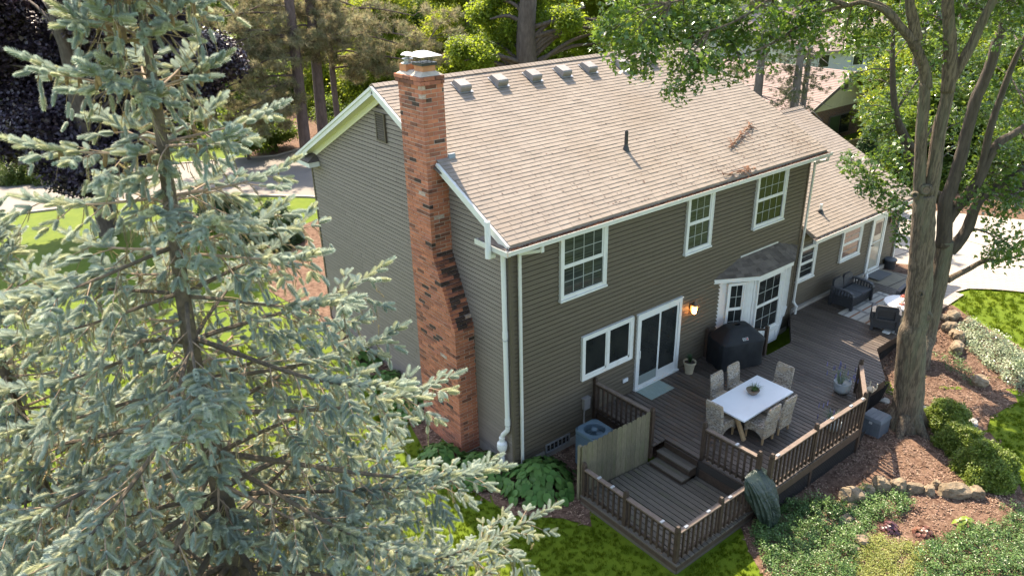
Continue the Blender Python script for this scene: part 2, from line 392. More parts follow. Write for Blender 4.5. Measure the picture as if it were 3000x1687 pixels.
# ---- gutters
def gutter(x0, x1, y0, y1, z0, z1):
    b = MB().box((x0, y0, z0), (x1, y1, z0+.012)).box((x0, y0, z0+.013), (x1, y0+.014, z1)).box((x0, y1-.012, z0+.013), (x1, y1, z1-.01))
    b.box((x0, y0-.012, z1-.02), (x1, y0-.001, z1+.006)).box((x0-.004, y0, z0), (x0-.001, y1, z1-.005)).box((x1+.001, y0, z0), (x1+.004, y1, z1-.005))
    return b.build('gutter', whitem, house)
gu = gutter(-.43, 11.60, -.515, -.39, 5.785, 5.88)
b = MB().box((-.465, -.49, 5.76), (-.365, .60, 5.772)).box((-.478, -.5, 5.773), (-.466, .60, 5.885)).box((-.478, .601, 5.76), (-.365, .605, 5.88)); b.build('gutter', whitem, house)
gw = gutter(11.34, 18.0, -.57, -.46, 3.09, 3.21)
MB().box((11.34, -.455, 3.08), (17.95, -.43, 3.22)).build('fascia', brownm, house)
def litter_in(par, x0, x1, y0, y1, z, n):
    b = MB()
    for _ in range(n):
        x, y = rnd.uniform(x0, x1), rnd.uniform(y0, y1); a = rnd.uniform(0, 6.28); L = rnd.uniform(.02, .05)
        b.beam((x, y, z+rnd.uniform(0, .035)), (x+L*math.cos(a), y+L*.6*math.sin(a), z+rnd.uniform(0, .05)), rnd.uniform(.008, .02), .006)
    b.build('leaf_litter', litter, par, kind='stuff')
litter_in(gu, -.35, 11.5, -.50, -.385, 5.858, 4200); litter_in(gw, 11.4, 17.9, -.55, -.47, 3.17, 700)
def downspout(pts, r=(.075, .055)):
    b = MB()
    for p, q in zip(pts[:-1], pts[1:]): b.beam(p, q, r[0], r[1], up=(0, 1, 0) if abs(p[2]-q[2]) > .05 else (0, 0, 1))
    for p in pts[1:-1]: b.box((p[0]-.045, p[1]-.035, p[2]-.045), (p[0]+.045, p[1]+.035, p[2]+.045))
    return b.build('downspout', whitem, house, bevel=.012)
downspout([(.52, -.45, 5.77), (.52, -.43, 5.66), (.17, -.11, 5.58), (.17, -.085, .0)])
downspout([(11.52, -.45, 5.77), (11.52, -.42, 5.66), (11.40, -.12, 5.52), (11.38, -.085, 1.0), (11.38, -.20, .86), (11.38, -.20, .1)])
downspout([(17.86, -.52, 3.1), (17.84, -.40, 3.0), (17.84, -.06, 2.85), (17.84, -.06, .80), (17.95, -.2, .66)])
# ---- vent pipe at the corner
pv = MB().tube([(-.53, .05, 6.42), (-.53, .05, 5.70), (-.50, .06, 5.64), (-.36, .10, 5.62)], .062, 14).tube([(-.085, .13, 5.70), (-.085, .13, 1.18), (-.09, .14, 1.10), (-.13, .27, .92), (-.14, .30, .80), (-.14, .30, .05)], .058, 14)
pv.tube([(-.085, .13, 3.72), (-.085, .13, 3.55)], .066, 14).tube([(-.085, .13, 1.42), (-.085, .13, 1.26)], .068, 14)
pv.lathe([(.06, .42), (.085, .45), (.12, .52), (.13, .60), (.12, .68), (.07, .74), (.072, .84), (.06, .86)], 18, (-.14, .30, 0))
pv.tube([(-.53, .05, 5.80), (-.53, .05, 5.62)], .068, 14); pvo = pv.build('radon_pipe', pvc, house, smooth=False)
for z in (3.5, 1.24): MB().lathe([(.070, 0), (.074, .01), (.070, .02)], 14, (-.085, .13, z)).build('clamp', steel, pvo)

# ---- windows and doors
def window(x0, x1, z0, z1, kind, gm, face='back', T=None, cas=.10, sill=True, cols=4):
    """casing, sash, panes and muntins; T maps (along, out, up) into the wall it stands in"""
    if T is None: T = lambda a, o, z: (a, -o, z)
    def bx(mb, a0, a1, o0, o1, q0, q1):
        o0, o1 = (o0+.014 if o0 > 0 else o0), o1+.014; mb.hexa([T(a, o, z) for z in (q0, q1) for a, o in ((a0, o1), (a1, o1), (a1, o0), (a0, o0))])
    m = MB(); o1 = .062
    bx(m, x0, x0+cas, .0, o1, z0, z1); bx(m, x1-cas, x1, .0, o1, z0, z1); bx(m, x0+cas, x1-cas, .0, o1, z1-cas, z1)
    if sill: bx(m, x0-.03, x1+.03, .0, .10, z0, z0+.045); bx(m, x0+cas, x1-cas, .0, .055, z0+.045, z0+.13)
    else: bx(m, x0+cas, x1-cas, .0, o1, z0, z0+cas)
    bx(m, x0-.012, x0+.012, 0, .075, z0+.02, z1); bx(m, x1-.012, x1+.012, 0, .075, z0+.02, z1); bx(m, x0-.012, x1+.012, 0, .075, z1-.005, z1+.018)
    wn = m.build('window', white, house)
    zb, zt, xa, xb = z0+(.13 if sill else cas), z1-cas, x0+cas, x1-cas
    s = MB(); mt = MB(); fr = .045
    if kind == 'hung':
        zm = (zb+zt)/2
        bx(s, xa, xb, .03, .050, zm-.028, zm+.028)
        for q0, q1, off in ((zb, zm-.028, .030), (zm+.028, zt, .042)):
            bx(s, xa, xa+fr*.6, .02, off, q0, q1); bx(s, xb-fr, xb, .02, off, q0, q1); bx(s, xa+fr*.6, xb-fr, .02, off, q0, q0+.03)
            p = MB(); bx(p, xa+.005, xb-.005, .026, .031 if off < .04 else .034, q0+.005, q1-.002); p.build('pane', gm, wn)
            for k in range(1, cols): xx = xa+(xb-xa)*k/cols; bx(mt, xx-.009, xx+.009, .0355, .039, q0+.03, q1)
            bx(mt, xa+.03, xb-.045, .0352, .0385, (q0+q1)/2-.009, (q0+q1)/2+.009)
    elif kind == 'slide':
        xm = (xa+xb)/2
        bx(s, xm-.05, xm+.05, .02, .058, zb, zt)
        for a0, a1 in ((xa, xm-.05), (xm+.05, xb)):
            for c0, c1, q0, q1 in ((a0, a0+.02, zb, zt), (a1-.035, a1, zb, zt), (a0, a1, zb, zb+.05), (a0, a1, zt-.02, zt)): bx(s, c0, c1, .02, .044, q0, q1)
            p = MB(); bx(p, a0+.003, a1-.003, .026, .033, zb+.003, zt-.003); p.build('pane', gm, wn)
    if s.v: s.build('sash', white, wn)
    if mt.v: mt.build('muntin', muntm, wn)
    return wn
window(1.383, 2.829, 4.044, 5.66, 'hung', blindg); window(5.733, 6.774, 4.044, 5.66, 'hung', blindg, cols=3); window(8.684, 10.13, 4.044, 5.66, 'hung', glass)
window(2.11, 3.883, 1.658, 2.878, 'slide', glass, sill=False)
window(11.42, 12.34, 1.61, 2.76, 'hung', glass, cols=1); window(13.92, 15.16, 1.63, 2.77, 'hung', brickglass, cols=1)
# sliding door
def bxx(mb, a0, a1, o0, o1, q0, q1): mb.box((a0, -(o0+.014 if o0 > 0 else o0), q0), (a1, -o1-.014, q1))
x0, x1, z0, z1 = 4.056, 5.786, .61, 2.84
m = MB(); bxx(m, x0, x0+.10, 0, .065, z0, z1); bxx(m, x1-.10, x1, 0, .065, z0, z1); bxx(m, x0+.10, x1-.10, 0, .065, z1-.11, z1); bxx(m, x0-.02, x1+.02, 0, .11, z0, z0+.04); bxx(m, x0-.02, x1+.02, 0, .085, z1, z1+.03)
dr = m.build('sliding_door', white, house)
xm = (x0+x1)/2
for a0, a1, off, kick in ((x0+.10, xm+.04, .050, .26), (xm-.02, x1-.10, .036, .26)):
    m = MB()
    for c0, c1, q0, q1 in ((a0, a0+.05, z0+.04, z1-.11), (a1-.06, a1, z0+.04, z1-.11), (a0+.05, a1-.06, z0+.04, z0+.04+kick if a0 > 4.5 else z0+.12), (a0+.05, a1-.06, z1-.18, z1-.11)): bxx(m, c0, c1, off-.022, off, q0, q1)
    pn = m.build('door_panel', white, dr)
    m = MB(); bxx(m, a0+.04, a1-.05, off-.016, off-.009, z0+.1, z1-.15); m.build('pane', glass, dr)
MB().box((x0+.11, -.09, 1.55), (x0+.145, -.066, 1.78)).build('handle', white, dr)
scr = mat('screen_kick', (0.20, 0.23, 0.21), rough=.6); MB().box((x0+.16, -.066, z0+.13), (xm-.03, -.0645, z0+.40)).build('kick_plate', scr, dr)
# storm door of the wing
x0, x1, z0, z1 = 15.86, 16.83, .68, 2.80
m = MB(); bxx(m, x0, x0+.09, 0, .06, z0, z1); bxx(m, x1-.09, x1, 0, .06, z0, z1); bxx(m, x0+.09, x1-.09, 0, .06, z1-.1, z1); bxx(m, x0, x1, 0, .10, z0-.05, z0)
sd = m.build('storm_door', white, house)
m = MB(); bxx(m, x0+.10, x0+.17, .02, .05, z0, z1-.1); bxx(m, x1-.17, x1-.10, .02, .05, z0, z1-.1); bxx(m, x0+.17, x1-.17, .02, .05, z0, z0+.12); bxx(m, x0+.17, x1-.17, .02, .05, z1-.18, z1-.1); bxx(m, x0+.17, x1-.17, .02, .045, 1.78, 1.80)
m.build('door_panel', white, sd); m = MB(); bxx(m, x0+.165, x1-.165, .022, .030, z0+.1, z1-.16); m.build('pane', palegl, sd)
m = MB(); bxx(m, x0+.27, x1-.27, .031, .034, 2.05, 2.5); m.build('inner_light', glass, sd)
MB().beam((x0+.14, -.05, 1.72), (x0+.14, -.10, 1.72), .02, .02).beam((x0+.14, -.1, 1.72), (x0+.24, -.1, 1.72), .02, .02).build('handle', blackm, sd)
MB().box((3.62, -.06, 1.02), (3.80, -.03, 1.12)).build('outlet_cover', pvc, house)
def wall_lamp(x, z, on):
    y = -.16
    m = MB().box((x-.06, -.055, z-.12), (x+.06, -.027, z+.10)).tube([(x, -.05, z+.02), (x, -.11, z+.20), (x, y, z+.22)], .012, 8)
    m.lathe([(.015, .24), (.04, .20), (.095, .13), (.10, .11), (.085, .10)], 8, (x, y, z))
    for k in range(8):
        a = math.pi/4*k; m.beam((x+.088*math.cos(a), y+.088*math.sin(a), z+.11), (x+.06*math.cos(a), y+.06*math.sin(a), z-.15), .010, .010)
    m.lathe([(.066, -.14), (.07, -.16), (.03, -.19), (.005, -.23)], 8, (x, y, z))
    lp = m.build('wall_lamp', copper, house)
    MB().lathe([(.08, .10), (.082, .05), (.058, -.14)], 8, (x, y, z), cap=False).build('lamp_glass', lampgl, lp)
    MB().lathe([(.004, .07), (.024, .04), (.028, .0), (.014, -.05)], 8, (x, y, z)).build('bulb', warm if on else whitem, lp)
    if on:
        l = bpy.data.lights.new('lamp_light', 'POINT'); l.energy = 9; l.color = (1, .55, .22); l.shadow_soft_size = .03
        lo = bpy.data.objects.new('lamp_light', l); COL.objects.link(lo); lo.parent = lp; lo.location = (x, y-.0, z-.06)
wall_lamp(6.22, 2.40, True); wall_lamp(17.2, 2.42, False)

# ---- bay window
bay = MB().prism([(7.43, -.003), (8.45, -.5), (9.96, -.5), (10.99, -.003)], .30, 2.80).build('bay_window', white, house)
ev = [(7.15, -.01), (8.36, -.70), (10.05, -.70), (11.27, -.01)]
MB().prism([(7.18, -.012), (8.37, -.68), (10.04, -.68), (11.24, -.012)], 2.80, 2.93).build('fascia', white, bay)
tp = [(8.36, -.01), (10.06, -.01)]
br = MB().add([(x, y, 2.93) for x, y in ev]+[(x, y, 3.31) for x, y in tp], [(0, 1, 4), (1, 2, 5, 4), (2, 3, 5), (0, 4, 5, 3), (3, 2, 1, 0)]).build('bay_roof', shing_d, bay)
MB().box((8.3, -.04, 3.30), (10.12, -.028, 3.35)).build('flashing', whitem, bay)
def tri_tabs(A, B, Cp, D, rows, mm, name):
    A, B, Cp, D = map(Vector, (A, B, Cp, D)); nrm = (B-A).cross(D-A).normalized(); rest = MB()
    for r in range(rows):
        t = r/rows; p, q = A.lerp(D, t), B.lerp(Cp, t); ln = (q-p).length; n = max(1, int(ln/.2)); ex = (q-p).normalized(); ey = nrm.cross(ex)
        if nrm.z < 0: ey = -ey
        n_ = nrm if nrm.z > 0 else -nrm
        off = rnd.uniform(0, .1)
        for k in range(n):
            L = ln/n
            b = MB(); tab(b, (0, 0, 0), ex, ey*1, n_, L-.006, .15, rnd.choice((.012, .018))); b2 = b.mesh('shingle', mm); link('shingle', b2, bay, None, tuple(p+ex*(L*k)+n_*.004))
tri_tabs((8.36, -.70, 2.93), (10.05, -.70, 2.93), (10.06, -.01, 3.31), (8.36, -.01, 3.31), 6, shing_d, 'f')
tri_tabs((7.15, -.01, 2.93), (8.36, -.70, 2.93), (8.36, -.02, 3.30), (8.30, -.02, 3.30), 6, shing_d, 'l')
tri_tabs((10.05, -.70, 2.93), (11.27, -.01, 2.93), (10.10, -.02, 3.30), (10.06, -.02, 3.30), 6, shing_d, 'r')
def bayT(p, q):
    p, q = Vector(p), Vector(q); d = (q-p).normalized(); nn = Vector((d.y, -d.x, 0))
    return (lambda a, o, z: tuple(p+d*a+nn*o+Vector((0, 0, z)))), (q-p).length
for p, q, fa, fb, zb in (((7.43, 0, 0), (8.45, -.5, 0), .24, .74, 1.02), ((8.45, -.5, 0), (9.96, -.5, 0), .03, .86, .86), ((9.96, -.5, 0), (10.99, 0, 0), .2, .75, 1.02)):
    T, L = bayT(p, q)
    window(fa*L, fb*L, zb, 2.72, 'hung', glass, T=T, cas=.07, cols=2 if fb-fa < .7 else 3)
    b = MB(); n = int(L/.085)
    for k in range(n+1):
        a = L*k/n
        if fa*L-.02 < a < fb*L+.02: continue
        b.hexa([T(aa, oo, z) for z in (.9, 2.79) for aa, oo in ((a-.036, .009), (a+.036, .009), (a+.036, -.01), (a-.036, -.01))])
    if b.v: b.build('panel_board', white, bay, kind='stuff')
    b = MB(); b.hexa([T(aa, oo, z) for z in (.80, .86) for aa, oo in ((-.01, .05), (L+.01, .05), (L+.01, -.01), (-.01, -.01))])
    for a0, a1, q0, q1 in ((.12, L-.12, .40, .43), (.12, L-.12, .70, .73), (.12, .15, .43, .70), (L-.15, L-.12, .43, .70)): b.hexa([T(aa, oo, z) for z in (q0, q1) for aa, oo in ((a0, .014), (a1, .014), (a1, -.01), (a0, -.01))])
    b.build('panel_moulding', white, bay)

# ---- chimney
chim = MB().box((-.558, 2.183, 4.9), (-.001, 3.117, 9.0)).box((-.558, 1.439, -.2), (-.001, 3.117, 3.30))
pts = [(1.446, 3.30), (3.117, 3.30), (3.117, 4.99), (2.190, 4.99)]
chim.add([(-.558, y, z) for y, z in pts]+[(-.001, y, z) for y, z in pts], [(0, 1, 2, 3), (7, 6, 5, 4)]+[(i, 4+i, 4+(i+1) % 4, (i+1) % 4) for i in range(4)])
chim = chim.build('chimney', mortar, house)
CC = .0905
items = []
for k in range(-1, 101):
    z = k*CC
    if z+CC > 9.06: break
    t = min(1, max(0, (z-3.31)/(5.0-3.31))); y0 = 1.43+t*.744; y1 = 3.126; out = 0.0
    if z > 8.80: out = .045 if z < 8.9 else (.055 if z < 8.97 else .02)
    xx = -.567-out; ya, yb = y0-out, y1+out
    sh = .14 if k % 2 else 0.0
    y = ya-(0.14 if k % 2 else 0)
    while y < yb-.01:                                # face towards the spruce
        a0, a1 = max(y, ya), min(y+.28, yb)
        if yb-a1 < .06: a1 = yb
        if a1-a0 > .03: items.append(((xx, a0+(.007 if a0 > ya else -.001), z+.007), (xx+.10, a1-(.007 if a1 < yb else -.001), z+CC-.007), 'x', t))
        y = a1 if a1 == yb else y+.28
    x = xx+.10-(0.0 if k % 2 else .14)
    while x < -.01:                                  # face towards the deck
        a0, a1 = max(x, xx+.10), min(x+.28, 0)
        if a1-a0 > .03: items.append(((a0+.007, ya, z+.007), (a1-.007, ya+.10, z+CC-.007), 'y', t))
        x += .28
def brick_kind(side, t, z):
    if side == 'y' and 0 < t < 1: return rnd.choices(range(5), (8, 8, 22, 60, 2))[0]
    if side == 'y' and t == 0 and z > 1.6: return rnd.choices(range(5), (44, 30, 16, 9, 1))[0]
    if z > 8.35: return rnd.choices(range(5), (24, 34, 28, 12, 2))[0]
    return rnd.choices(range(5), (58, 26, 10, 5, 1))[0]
items.sort(key=lambda q: depth(q[0])); rest = MB(); mi = []; unit = []
for k in range(5):
    for j in range(3):
        b = MB(); e = rnd.uniform(.0, .03); pts = [Vector(c) for c in CORN]
        b.hexa([(c.x+rnd.uniform(-.012, .012), c.y+rnd.uniform(-.012, .012), c.z+rnd.uniform(-.05, .05)) for c in (pts[i] for i in (0, 1, 2, 3, 4, 5, 6, 7))]); unit.append(b.mesh('brick', BR[k]))
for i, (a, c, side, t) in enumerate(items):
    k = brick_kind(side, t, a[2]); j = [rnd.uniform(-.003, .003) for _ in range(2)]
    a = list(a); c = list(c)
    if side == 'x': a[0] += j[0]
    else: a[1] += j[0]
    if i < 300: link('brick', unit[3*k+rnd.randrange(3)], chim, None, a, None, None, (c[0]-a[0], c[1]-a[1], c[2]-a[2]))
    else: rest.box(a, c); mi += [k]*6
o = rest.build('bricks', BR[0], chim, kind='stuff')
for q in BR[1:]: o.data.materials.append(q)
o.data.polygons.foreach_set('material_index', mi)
wash = mat('mortar_wash', (0.50, 0.43, 0.34), (0.40, 0.34, 0.27), rough=.95, ns=6, bump=.4, bs=50)
b = MB(); 
b.hexa([(-.58, 2.15, 9.05), (.0, 2.15, 9.05), (.0, 3.15, 9.05), (-.58, 3.15, 9.05), (-.45, 2.27, 9.13), (-.12, 2.27, 9.13), (-.12, 3.05, 9.13), (-.45, 3.05, 9.13)]); b.build('crown_wash', wash, chim)
fl = MB()
for a0, a1, c0, c1 in ((-.44, -.41, 2.28, 2.62), (-.15, -.12, 2.28, 2.62), (-.41, -.15, 2.28, 2.31), (-.41, -.15, 2.59, 2.62)): fl.box((a0, c0, 9.10), (a1, c1, 9.25))
fl = fl.build('flue', terra, chim)
MB().box((-.47, 2.25, 9.251), (-.09, 2.65, 9.31)).build('flue_collar', blackm, fl)
cg = MB()
for k in range(9):
    q = k/8
    for (p0, p1) in (((-.40+.24*q, 2.31), 0), ((-.40+.24*q, 2.59), 0), ((-.40, 2.31+.28*q), 0), ((-.16, 2.31+.28*q), 0)): cg.beam((*p0, 9.31), (*p0, 9.45), .006, .006)
cg.build('spark_mesh', blackm, fl)
MB().hexa([(-.56, 2.12, 9.45), (-.02, 2.12, 9.45), (-.02, 2.78, 9.45), (-.56, 2.78, 9.45), (-.38, 2.33, 9.53), (-.20, 2.33, 9.53), (-.20, 2.57, 9.53), (-.38, 2.57, 9.53)]).build('flue_cap', steel, fl)
f2 = MB().box((-.52, 2.82, 9.10), (-.25, 3.09, 9.24)).build('flue', terra, chim)
MB().lathe([(.15, 9.241), (.15, 9.26), (.085, 9.262), (.085, 9.33), (.12, 9.335), (.12, 9.35), (.05, 9.36), (.05, 9.42), (.145, 9.43), (.10, 9.47), (.01, 9.49)], 18, (-.385, 2.955, 0)).build('flue_cap', steel, f2)
MB().box((-.002, 2.12, 7.06), (.17, 2.172, 7.33)).build('flashing', mat('lead_flashing', (0.20, 0.25, 0.30), rough=.5), house)
MB().hexa([(-.40, 1.93, 6.99), (-.02, 1.93, 6.99), (-.02, 2.20, 7.08), (-.40, 2.20, 7.08), (-.40, 1.93, 7.02), (-.02, 1.93, 7.02), (-.02, 2.20, 7.11), (-.40, 2.20, 7.11)]).build('flashing', brownm, house)
# ---- gable louvre
gv = MB().box((-.075, 4.82, 7.12), (-.027, 4.86, 7.84)).box((-.075, 5.24, 7.12), (-.02, 5.28, 7.84)).box((-.075, 4.86, 7.80), (-.027, 5.24, 7.84)).box((-.075, 4.86, 7.12), (-.027, 5.24, 7.16)).build('gable_vent', siding, house)
for k in range(11):
    z = 7.175+k*.057; MB().hexa([(-.074, 4.86, z), (-.03, 4.86, z+.035), (-.03, 5.24, z+.035), (-.074, 5.24, z), (-.074, 4.86, z+.012), (-.03, 4.86, z+.047), (-.03, 5.24, z+.047), (-.074, 5.24, z+.012)]).build('slat', siding, gv)
# ---- roof vents, pipes
a = math.atan(.5)
for x in (1.89, 3.06, 4.21, 5.29, 6.27, 7.56, 8.75):
    y = 4.27; ex, ey, en = Vector((1, 0, 0)), Vector((0, math.cos(a), math.sin(a))), Vector((0, -math.sin(a), math.cos(a))); o = Vector((x, y-.18, roofz(y-.18)))
    P = lambda i, j, k: o+ex*i+ey*j+en*k
    body = MB(); pr = [(0, .02), (-.01, .12), (.01, .165), (.05, .185), (.36, .15), (.42, .02)]
    body.add([P(-.16, j, k) for j, k in pr]+[P(.16, j, k) for j, k in pr], [tuple(range(6)), tuple(reversed(range(6, 12)))]+[(i, 6+i, 6+(i+1) % 6, (i+1) % 6) for i in range(6)])
    v = body.build('roof_vent', ventm, house)
    MB().hexa([P(i, j, k) for k in (.019, .024) for i, j in ((-.19, -.05), (.22, -.05), (.22, .44), (-.19, .44))]).build('flange', steel, v)
p = Vector((4.75, 1.25, roofz(1.25)))
MB().lathe([(.10, -.05), (.075, .04), (.055, .10), (.048, .14), (.045, .47), (.036, .47), (.036, .3)], 14, p).build('vent_pipe', blackm, house)
p = Vector((12.79, .25, wingz(.25))); q = MB().lathe([(.045, .0), (.045, .26), (.035, .26)], 12, p).build('vent_pipe', pvc, house)
MB().lathe([(.12, -.05), (.08, .05), (.055, .09)], 12, p).build('boot', blackm, q)
# ---- fallen twigs on the shingles
def twig_pile(name, a, c, n, label, wid):
    t = MB(); (xa, ya), (xb, yb) = a, c; z = lambda x, y: roofz(y)+.02
    main = [(xa+(xb-xa)*k/6, ya+(yb-ya)*k/6+rnd.uniform(-.05, .05)) for k in range(7)]
    t.tube([(x, y, z(x, y)+rnd.uniform(.01, .05)) for x, y in main], [.016, .016, .014, .013, .011, .009, .005], 6)
    for k in range(n):
        s = rnd.random(); x, y = xa+(xb-xa)*s, ya+(yb-ya)*s; aa = rnd.uniform(-.4, 1.5)*rnd.choice((-1, 1)); l = rnd.uniform(.06, wid)
        x2, y2 = x+l*math.cos(aa), y+l*math.sin(aa); t.tube([(x, y, z(x, y)+.02), ((x+x2)/2+.02, (y+y2)/2, z(x, (y+y2)/2)+rnd.uniform(.01, .07)), (x2, y2, z(x2, y2))], [.010, .009, .006], 4)
    o = t.build(name, twigm); tag(o, label, 'twig'); return o
twig_pile('fallen_branch', (7.95, .50), (9.70, 1.05), 48, 'rust brown dead branch lying on the lower right of the main roof', .30)
twig_pile('fallen_branch', (6.75, -.30), (8.0, -.36), 40, 'dry curled twigs caught at the gutter edge above the narrow window', .22)
b = MB()
for _ in range(420):
    x = rnd.uniform(0, 11.2); y = -.3+abs(rnd.gauss(0, .9)); 
    if y > 4.4 or rnd.random() > .25+.75*x/11: continue
    aa = rnd.uniform(0, 6.28); l = rnd.uniform(.015, .05); b.beam((x, y, roofz(y)+.006), (x+l*math.cos(aa), y+l*math.sin(aa), roofz(y+l*math.sin(aa))+.008), .012, .006)
b.build('leaf_litter', litter, roof, kind='stuff')
# ================================================================ DECK
deckm = mat('deck_wood', (0.084, 0.064, 0.050), (0.118, 0.092, 0.075), rough=0.5, ns=7, bump=0.25, bs=45, var=0.20, stretch=(9, 1, 9), c3=(0.050, 0.036, 0.029), ns3=.45, lo3=.45, hi3=.75, spec=.45)
deckl = mat('deck_wood_mossy', (0.084, 0.069, 0.052), (0.116, 0.097, 0.075), rough=0.6, ns=7, bump=0.25, bs=45, var=0.18, stretch=(9, 1, 9), c3=(0.105, 0.105, 0.045), ns3=.8, lo3=.56, hi3=.78)
railm = mat('rail_wood', (0.042, 0.026, 0.018), (0.062, 0.041, 0.029), rough=0.55, ns=9, bump=0.2, bs=60, var=0.18, spec=.4)
capm = mat('worn_rail_cap', (0.120, 0.086, 0.066), (0.165, 0.120, 0.092), rough=.55, ns=9, bump=.2, bs=50, var=.12)
fencem = mat('grey_fence_wood', (0.165, 0.140, 0.088), (0.105, 0.088, 0.054), rough=0.85, ns=9, bump=0.4, bs=60, var=0.22, stretch=(8, 8, .8), c3=(0.120, 0.120, 0.055), ns3=1.4, lo3=.5, hi3=.75)
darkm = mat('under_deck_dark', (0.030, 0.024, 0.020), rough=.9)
clipm = mat('clip_grey', (0.45, 0.46, 0.46), rough=.35, metal=.4)
ZD, ZL = 0.60, 0.10
deck = thing('deck', 'dark brown timber deck on two levels along the back of the house', 'deck', (2.6, -4.7, -.15))
def clip_line(poly, x):                       # y ranges of a polygon on the line x
    ys = []
    for i in range(len(poly)):
        (xa, ya), (xb, yb) = poly[i], poly[(i+1) % len(poly)]
        if (xa <= x) != (xb <= x): ys.append(ya+(yb-ya)*(x-xa)/(xb-xa))
    ys.sort(); return list(zip(ys[::2], ys[1::2]))
upper = [(2.62, -.04), (2.62, -2.03), (3.0, -2.03), (3.0, -3.06), (3.08, -3.06), (3.08, -4.80), (7.05, -4.80), (8.12, -4.06), (9.65, -4.06), (11.13, -3.03), (15.66, -3.03), (15.66, -.11), (11.25, -.11), (9.62, -1.20), (8.42, -1.20), (7.62, -.05)]
lower = [(.47, -1.78), (.47, -4.60), (3.04, -4.60), (3.04, -1.98)]
def planks(poly, z, m, x0, x1, pitch=.145):
    x = x0
    while x < x1:
        xm = min(x+pitch/2, x1-.01)
        for a, c in clip_line(poly, xm):
            la = clip_line(poly, x+.004); ra = clip_line(poly, min(x+pitch-.022, x1-.003))
            best = lambda rs: min(rs, key=lambda q: abs(q[0]-a)+abs(q[1]-c)) if rs else (a, c)
            l, r = best(la), best(ra); xr = min(x+pitch-.023, x1)
            if abs(l[0]-a)+abs(l[1]-c) > .5: l = (a, c)
            if abs(r[0]-a)+abs(r[1]-c) > .5: r = (a, c)
            segs = [(l[0], r[0], l[1], r[1])]
            if c-a > 2.6 and rnd.random() < .6:
                s = rnd.uniform(a+.8, c-.8); segs = [(l[0], r[0], s, s), (s+.005, s+.005, l[1], r[1])]
            for a0, a1, c0, c1 in segs:
                dz = rnd.uniform(-.002, .002)
                MB().hexa([(x, a0, z-.035), (xr, a1, z-.035), (xr, c1, z-.035), (x, c0, z-.035), (x, a0, z+dz), (xr, a1, z+dz), (xr, c1, z+dz), (x, c0, z+dz)]).build('deck_board', m, deck)
        x += pitch
planks(upper, ZD, deckm, 2.62, 15.66); planks(lower, ZL, deckl, .47, 3.04)
# joists' dark underside, rim boards, skirts
def rim(p, q, z0, z1, m=railm, name='rim_board', t=.035): return MB().beam((p[0], p[1], (z0+z1)/2), (q[0], q[1], (z0+z1)/2), t, z1-z0).build(name, m, deck)
up_edges = [((2.615, -.06), (2.615, -2.0)), ((3.06, -3.1), (3.06, -4.74)), ((3.1, -4.78), (7.04, -4.78)), ((7.05, -4.78), (8.11, -4.05)), ((8.12, -4.04), (9.64, -4.04)), ((9.65, -4.04), (11.12, -3.02)), ((11.13, -3.01), (15.66, -3.01)), ((9.62, -1.22), (11.22, -.14)), ((8.42, -1.22), (9.62, -1.22))]
for p, q in up_edges: rim(p, q, .36, .562)
rim((3.03, -3.1), (3.03, -4.6), .13, .345); rim((3.0, -2.05), (3.0, -3.05), .41, .562)
for p, q in (((.49, -1.80), (.49, -4.58)), ((.50, -4.58), (3.05, -4.58))): rim(p, q, -.05, .062); rim((p[0]+.012, p[1]+.012), (q[0]+.012, q[1]+.012), -.34, -.055, deckl, 'skirt_board')
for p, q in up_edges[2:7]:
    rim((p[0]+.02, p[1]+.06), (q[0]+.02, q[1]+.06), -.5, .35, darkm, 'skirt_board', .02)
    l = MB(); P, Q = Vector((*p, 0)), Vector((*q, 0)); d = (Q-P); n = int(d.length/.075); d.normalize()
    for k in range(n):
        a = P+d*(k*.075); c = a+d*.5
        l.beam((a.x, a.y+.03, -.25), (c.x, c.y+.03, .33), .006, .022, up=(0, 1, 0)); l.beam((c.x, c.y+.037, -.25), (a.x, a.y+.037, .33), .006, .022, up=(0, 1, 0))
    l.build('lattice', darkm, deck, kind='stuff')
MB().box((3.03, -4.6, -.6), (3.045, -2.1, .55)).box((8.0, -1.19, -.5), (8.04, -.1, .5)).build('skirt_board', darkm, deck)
# ---- steps
for zt, xa in ((.405, 2.735), (.21, 2.50)):
    for k in range(2): MB().box((xa+.145*k, -3.03, zt-.036), (xa+.145*k+.137, -2.04, zt)).build('tread', deckl, deck)
    MB().box((xa+.01, -3.02, zt-.17), (xa+.04, -2.05, zt-.037)).build('riser', railm, deck)
    for y in (-3.01, -2.07): MB().box((xa+.041, y-.018, ZL-.05), (3.0, y+.018, zt-.037)).build('stringer', railm, deck)
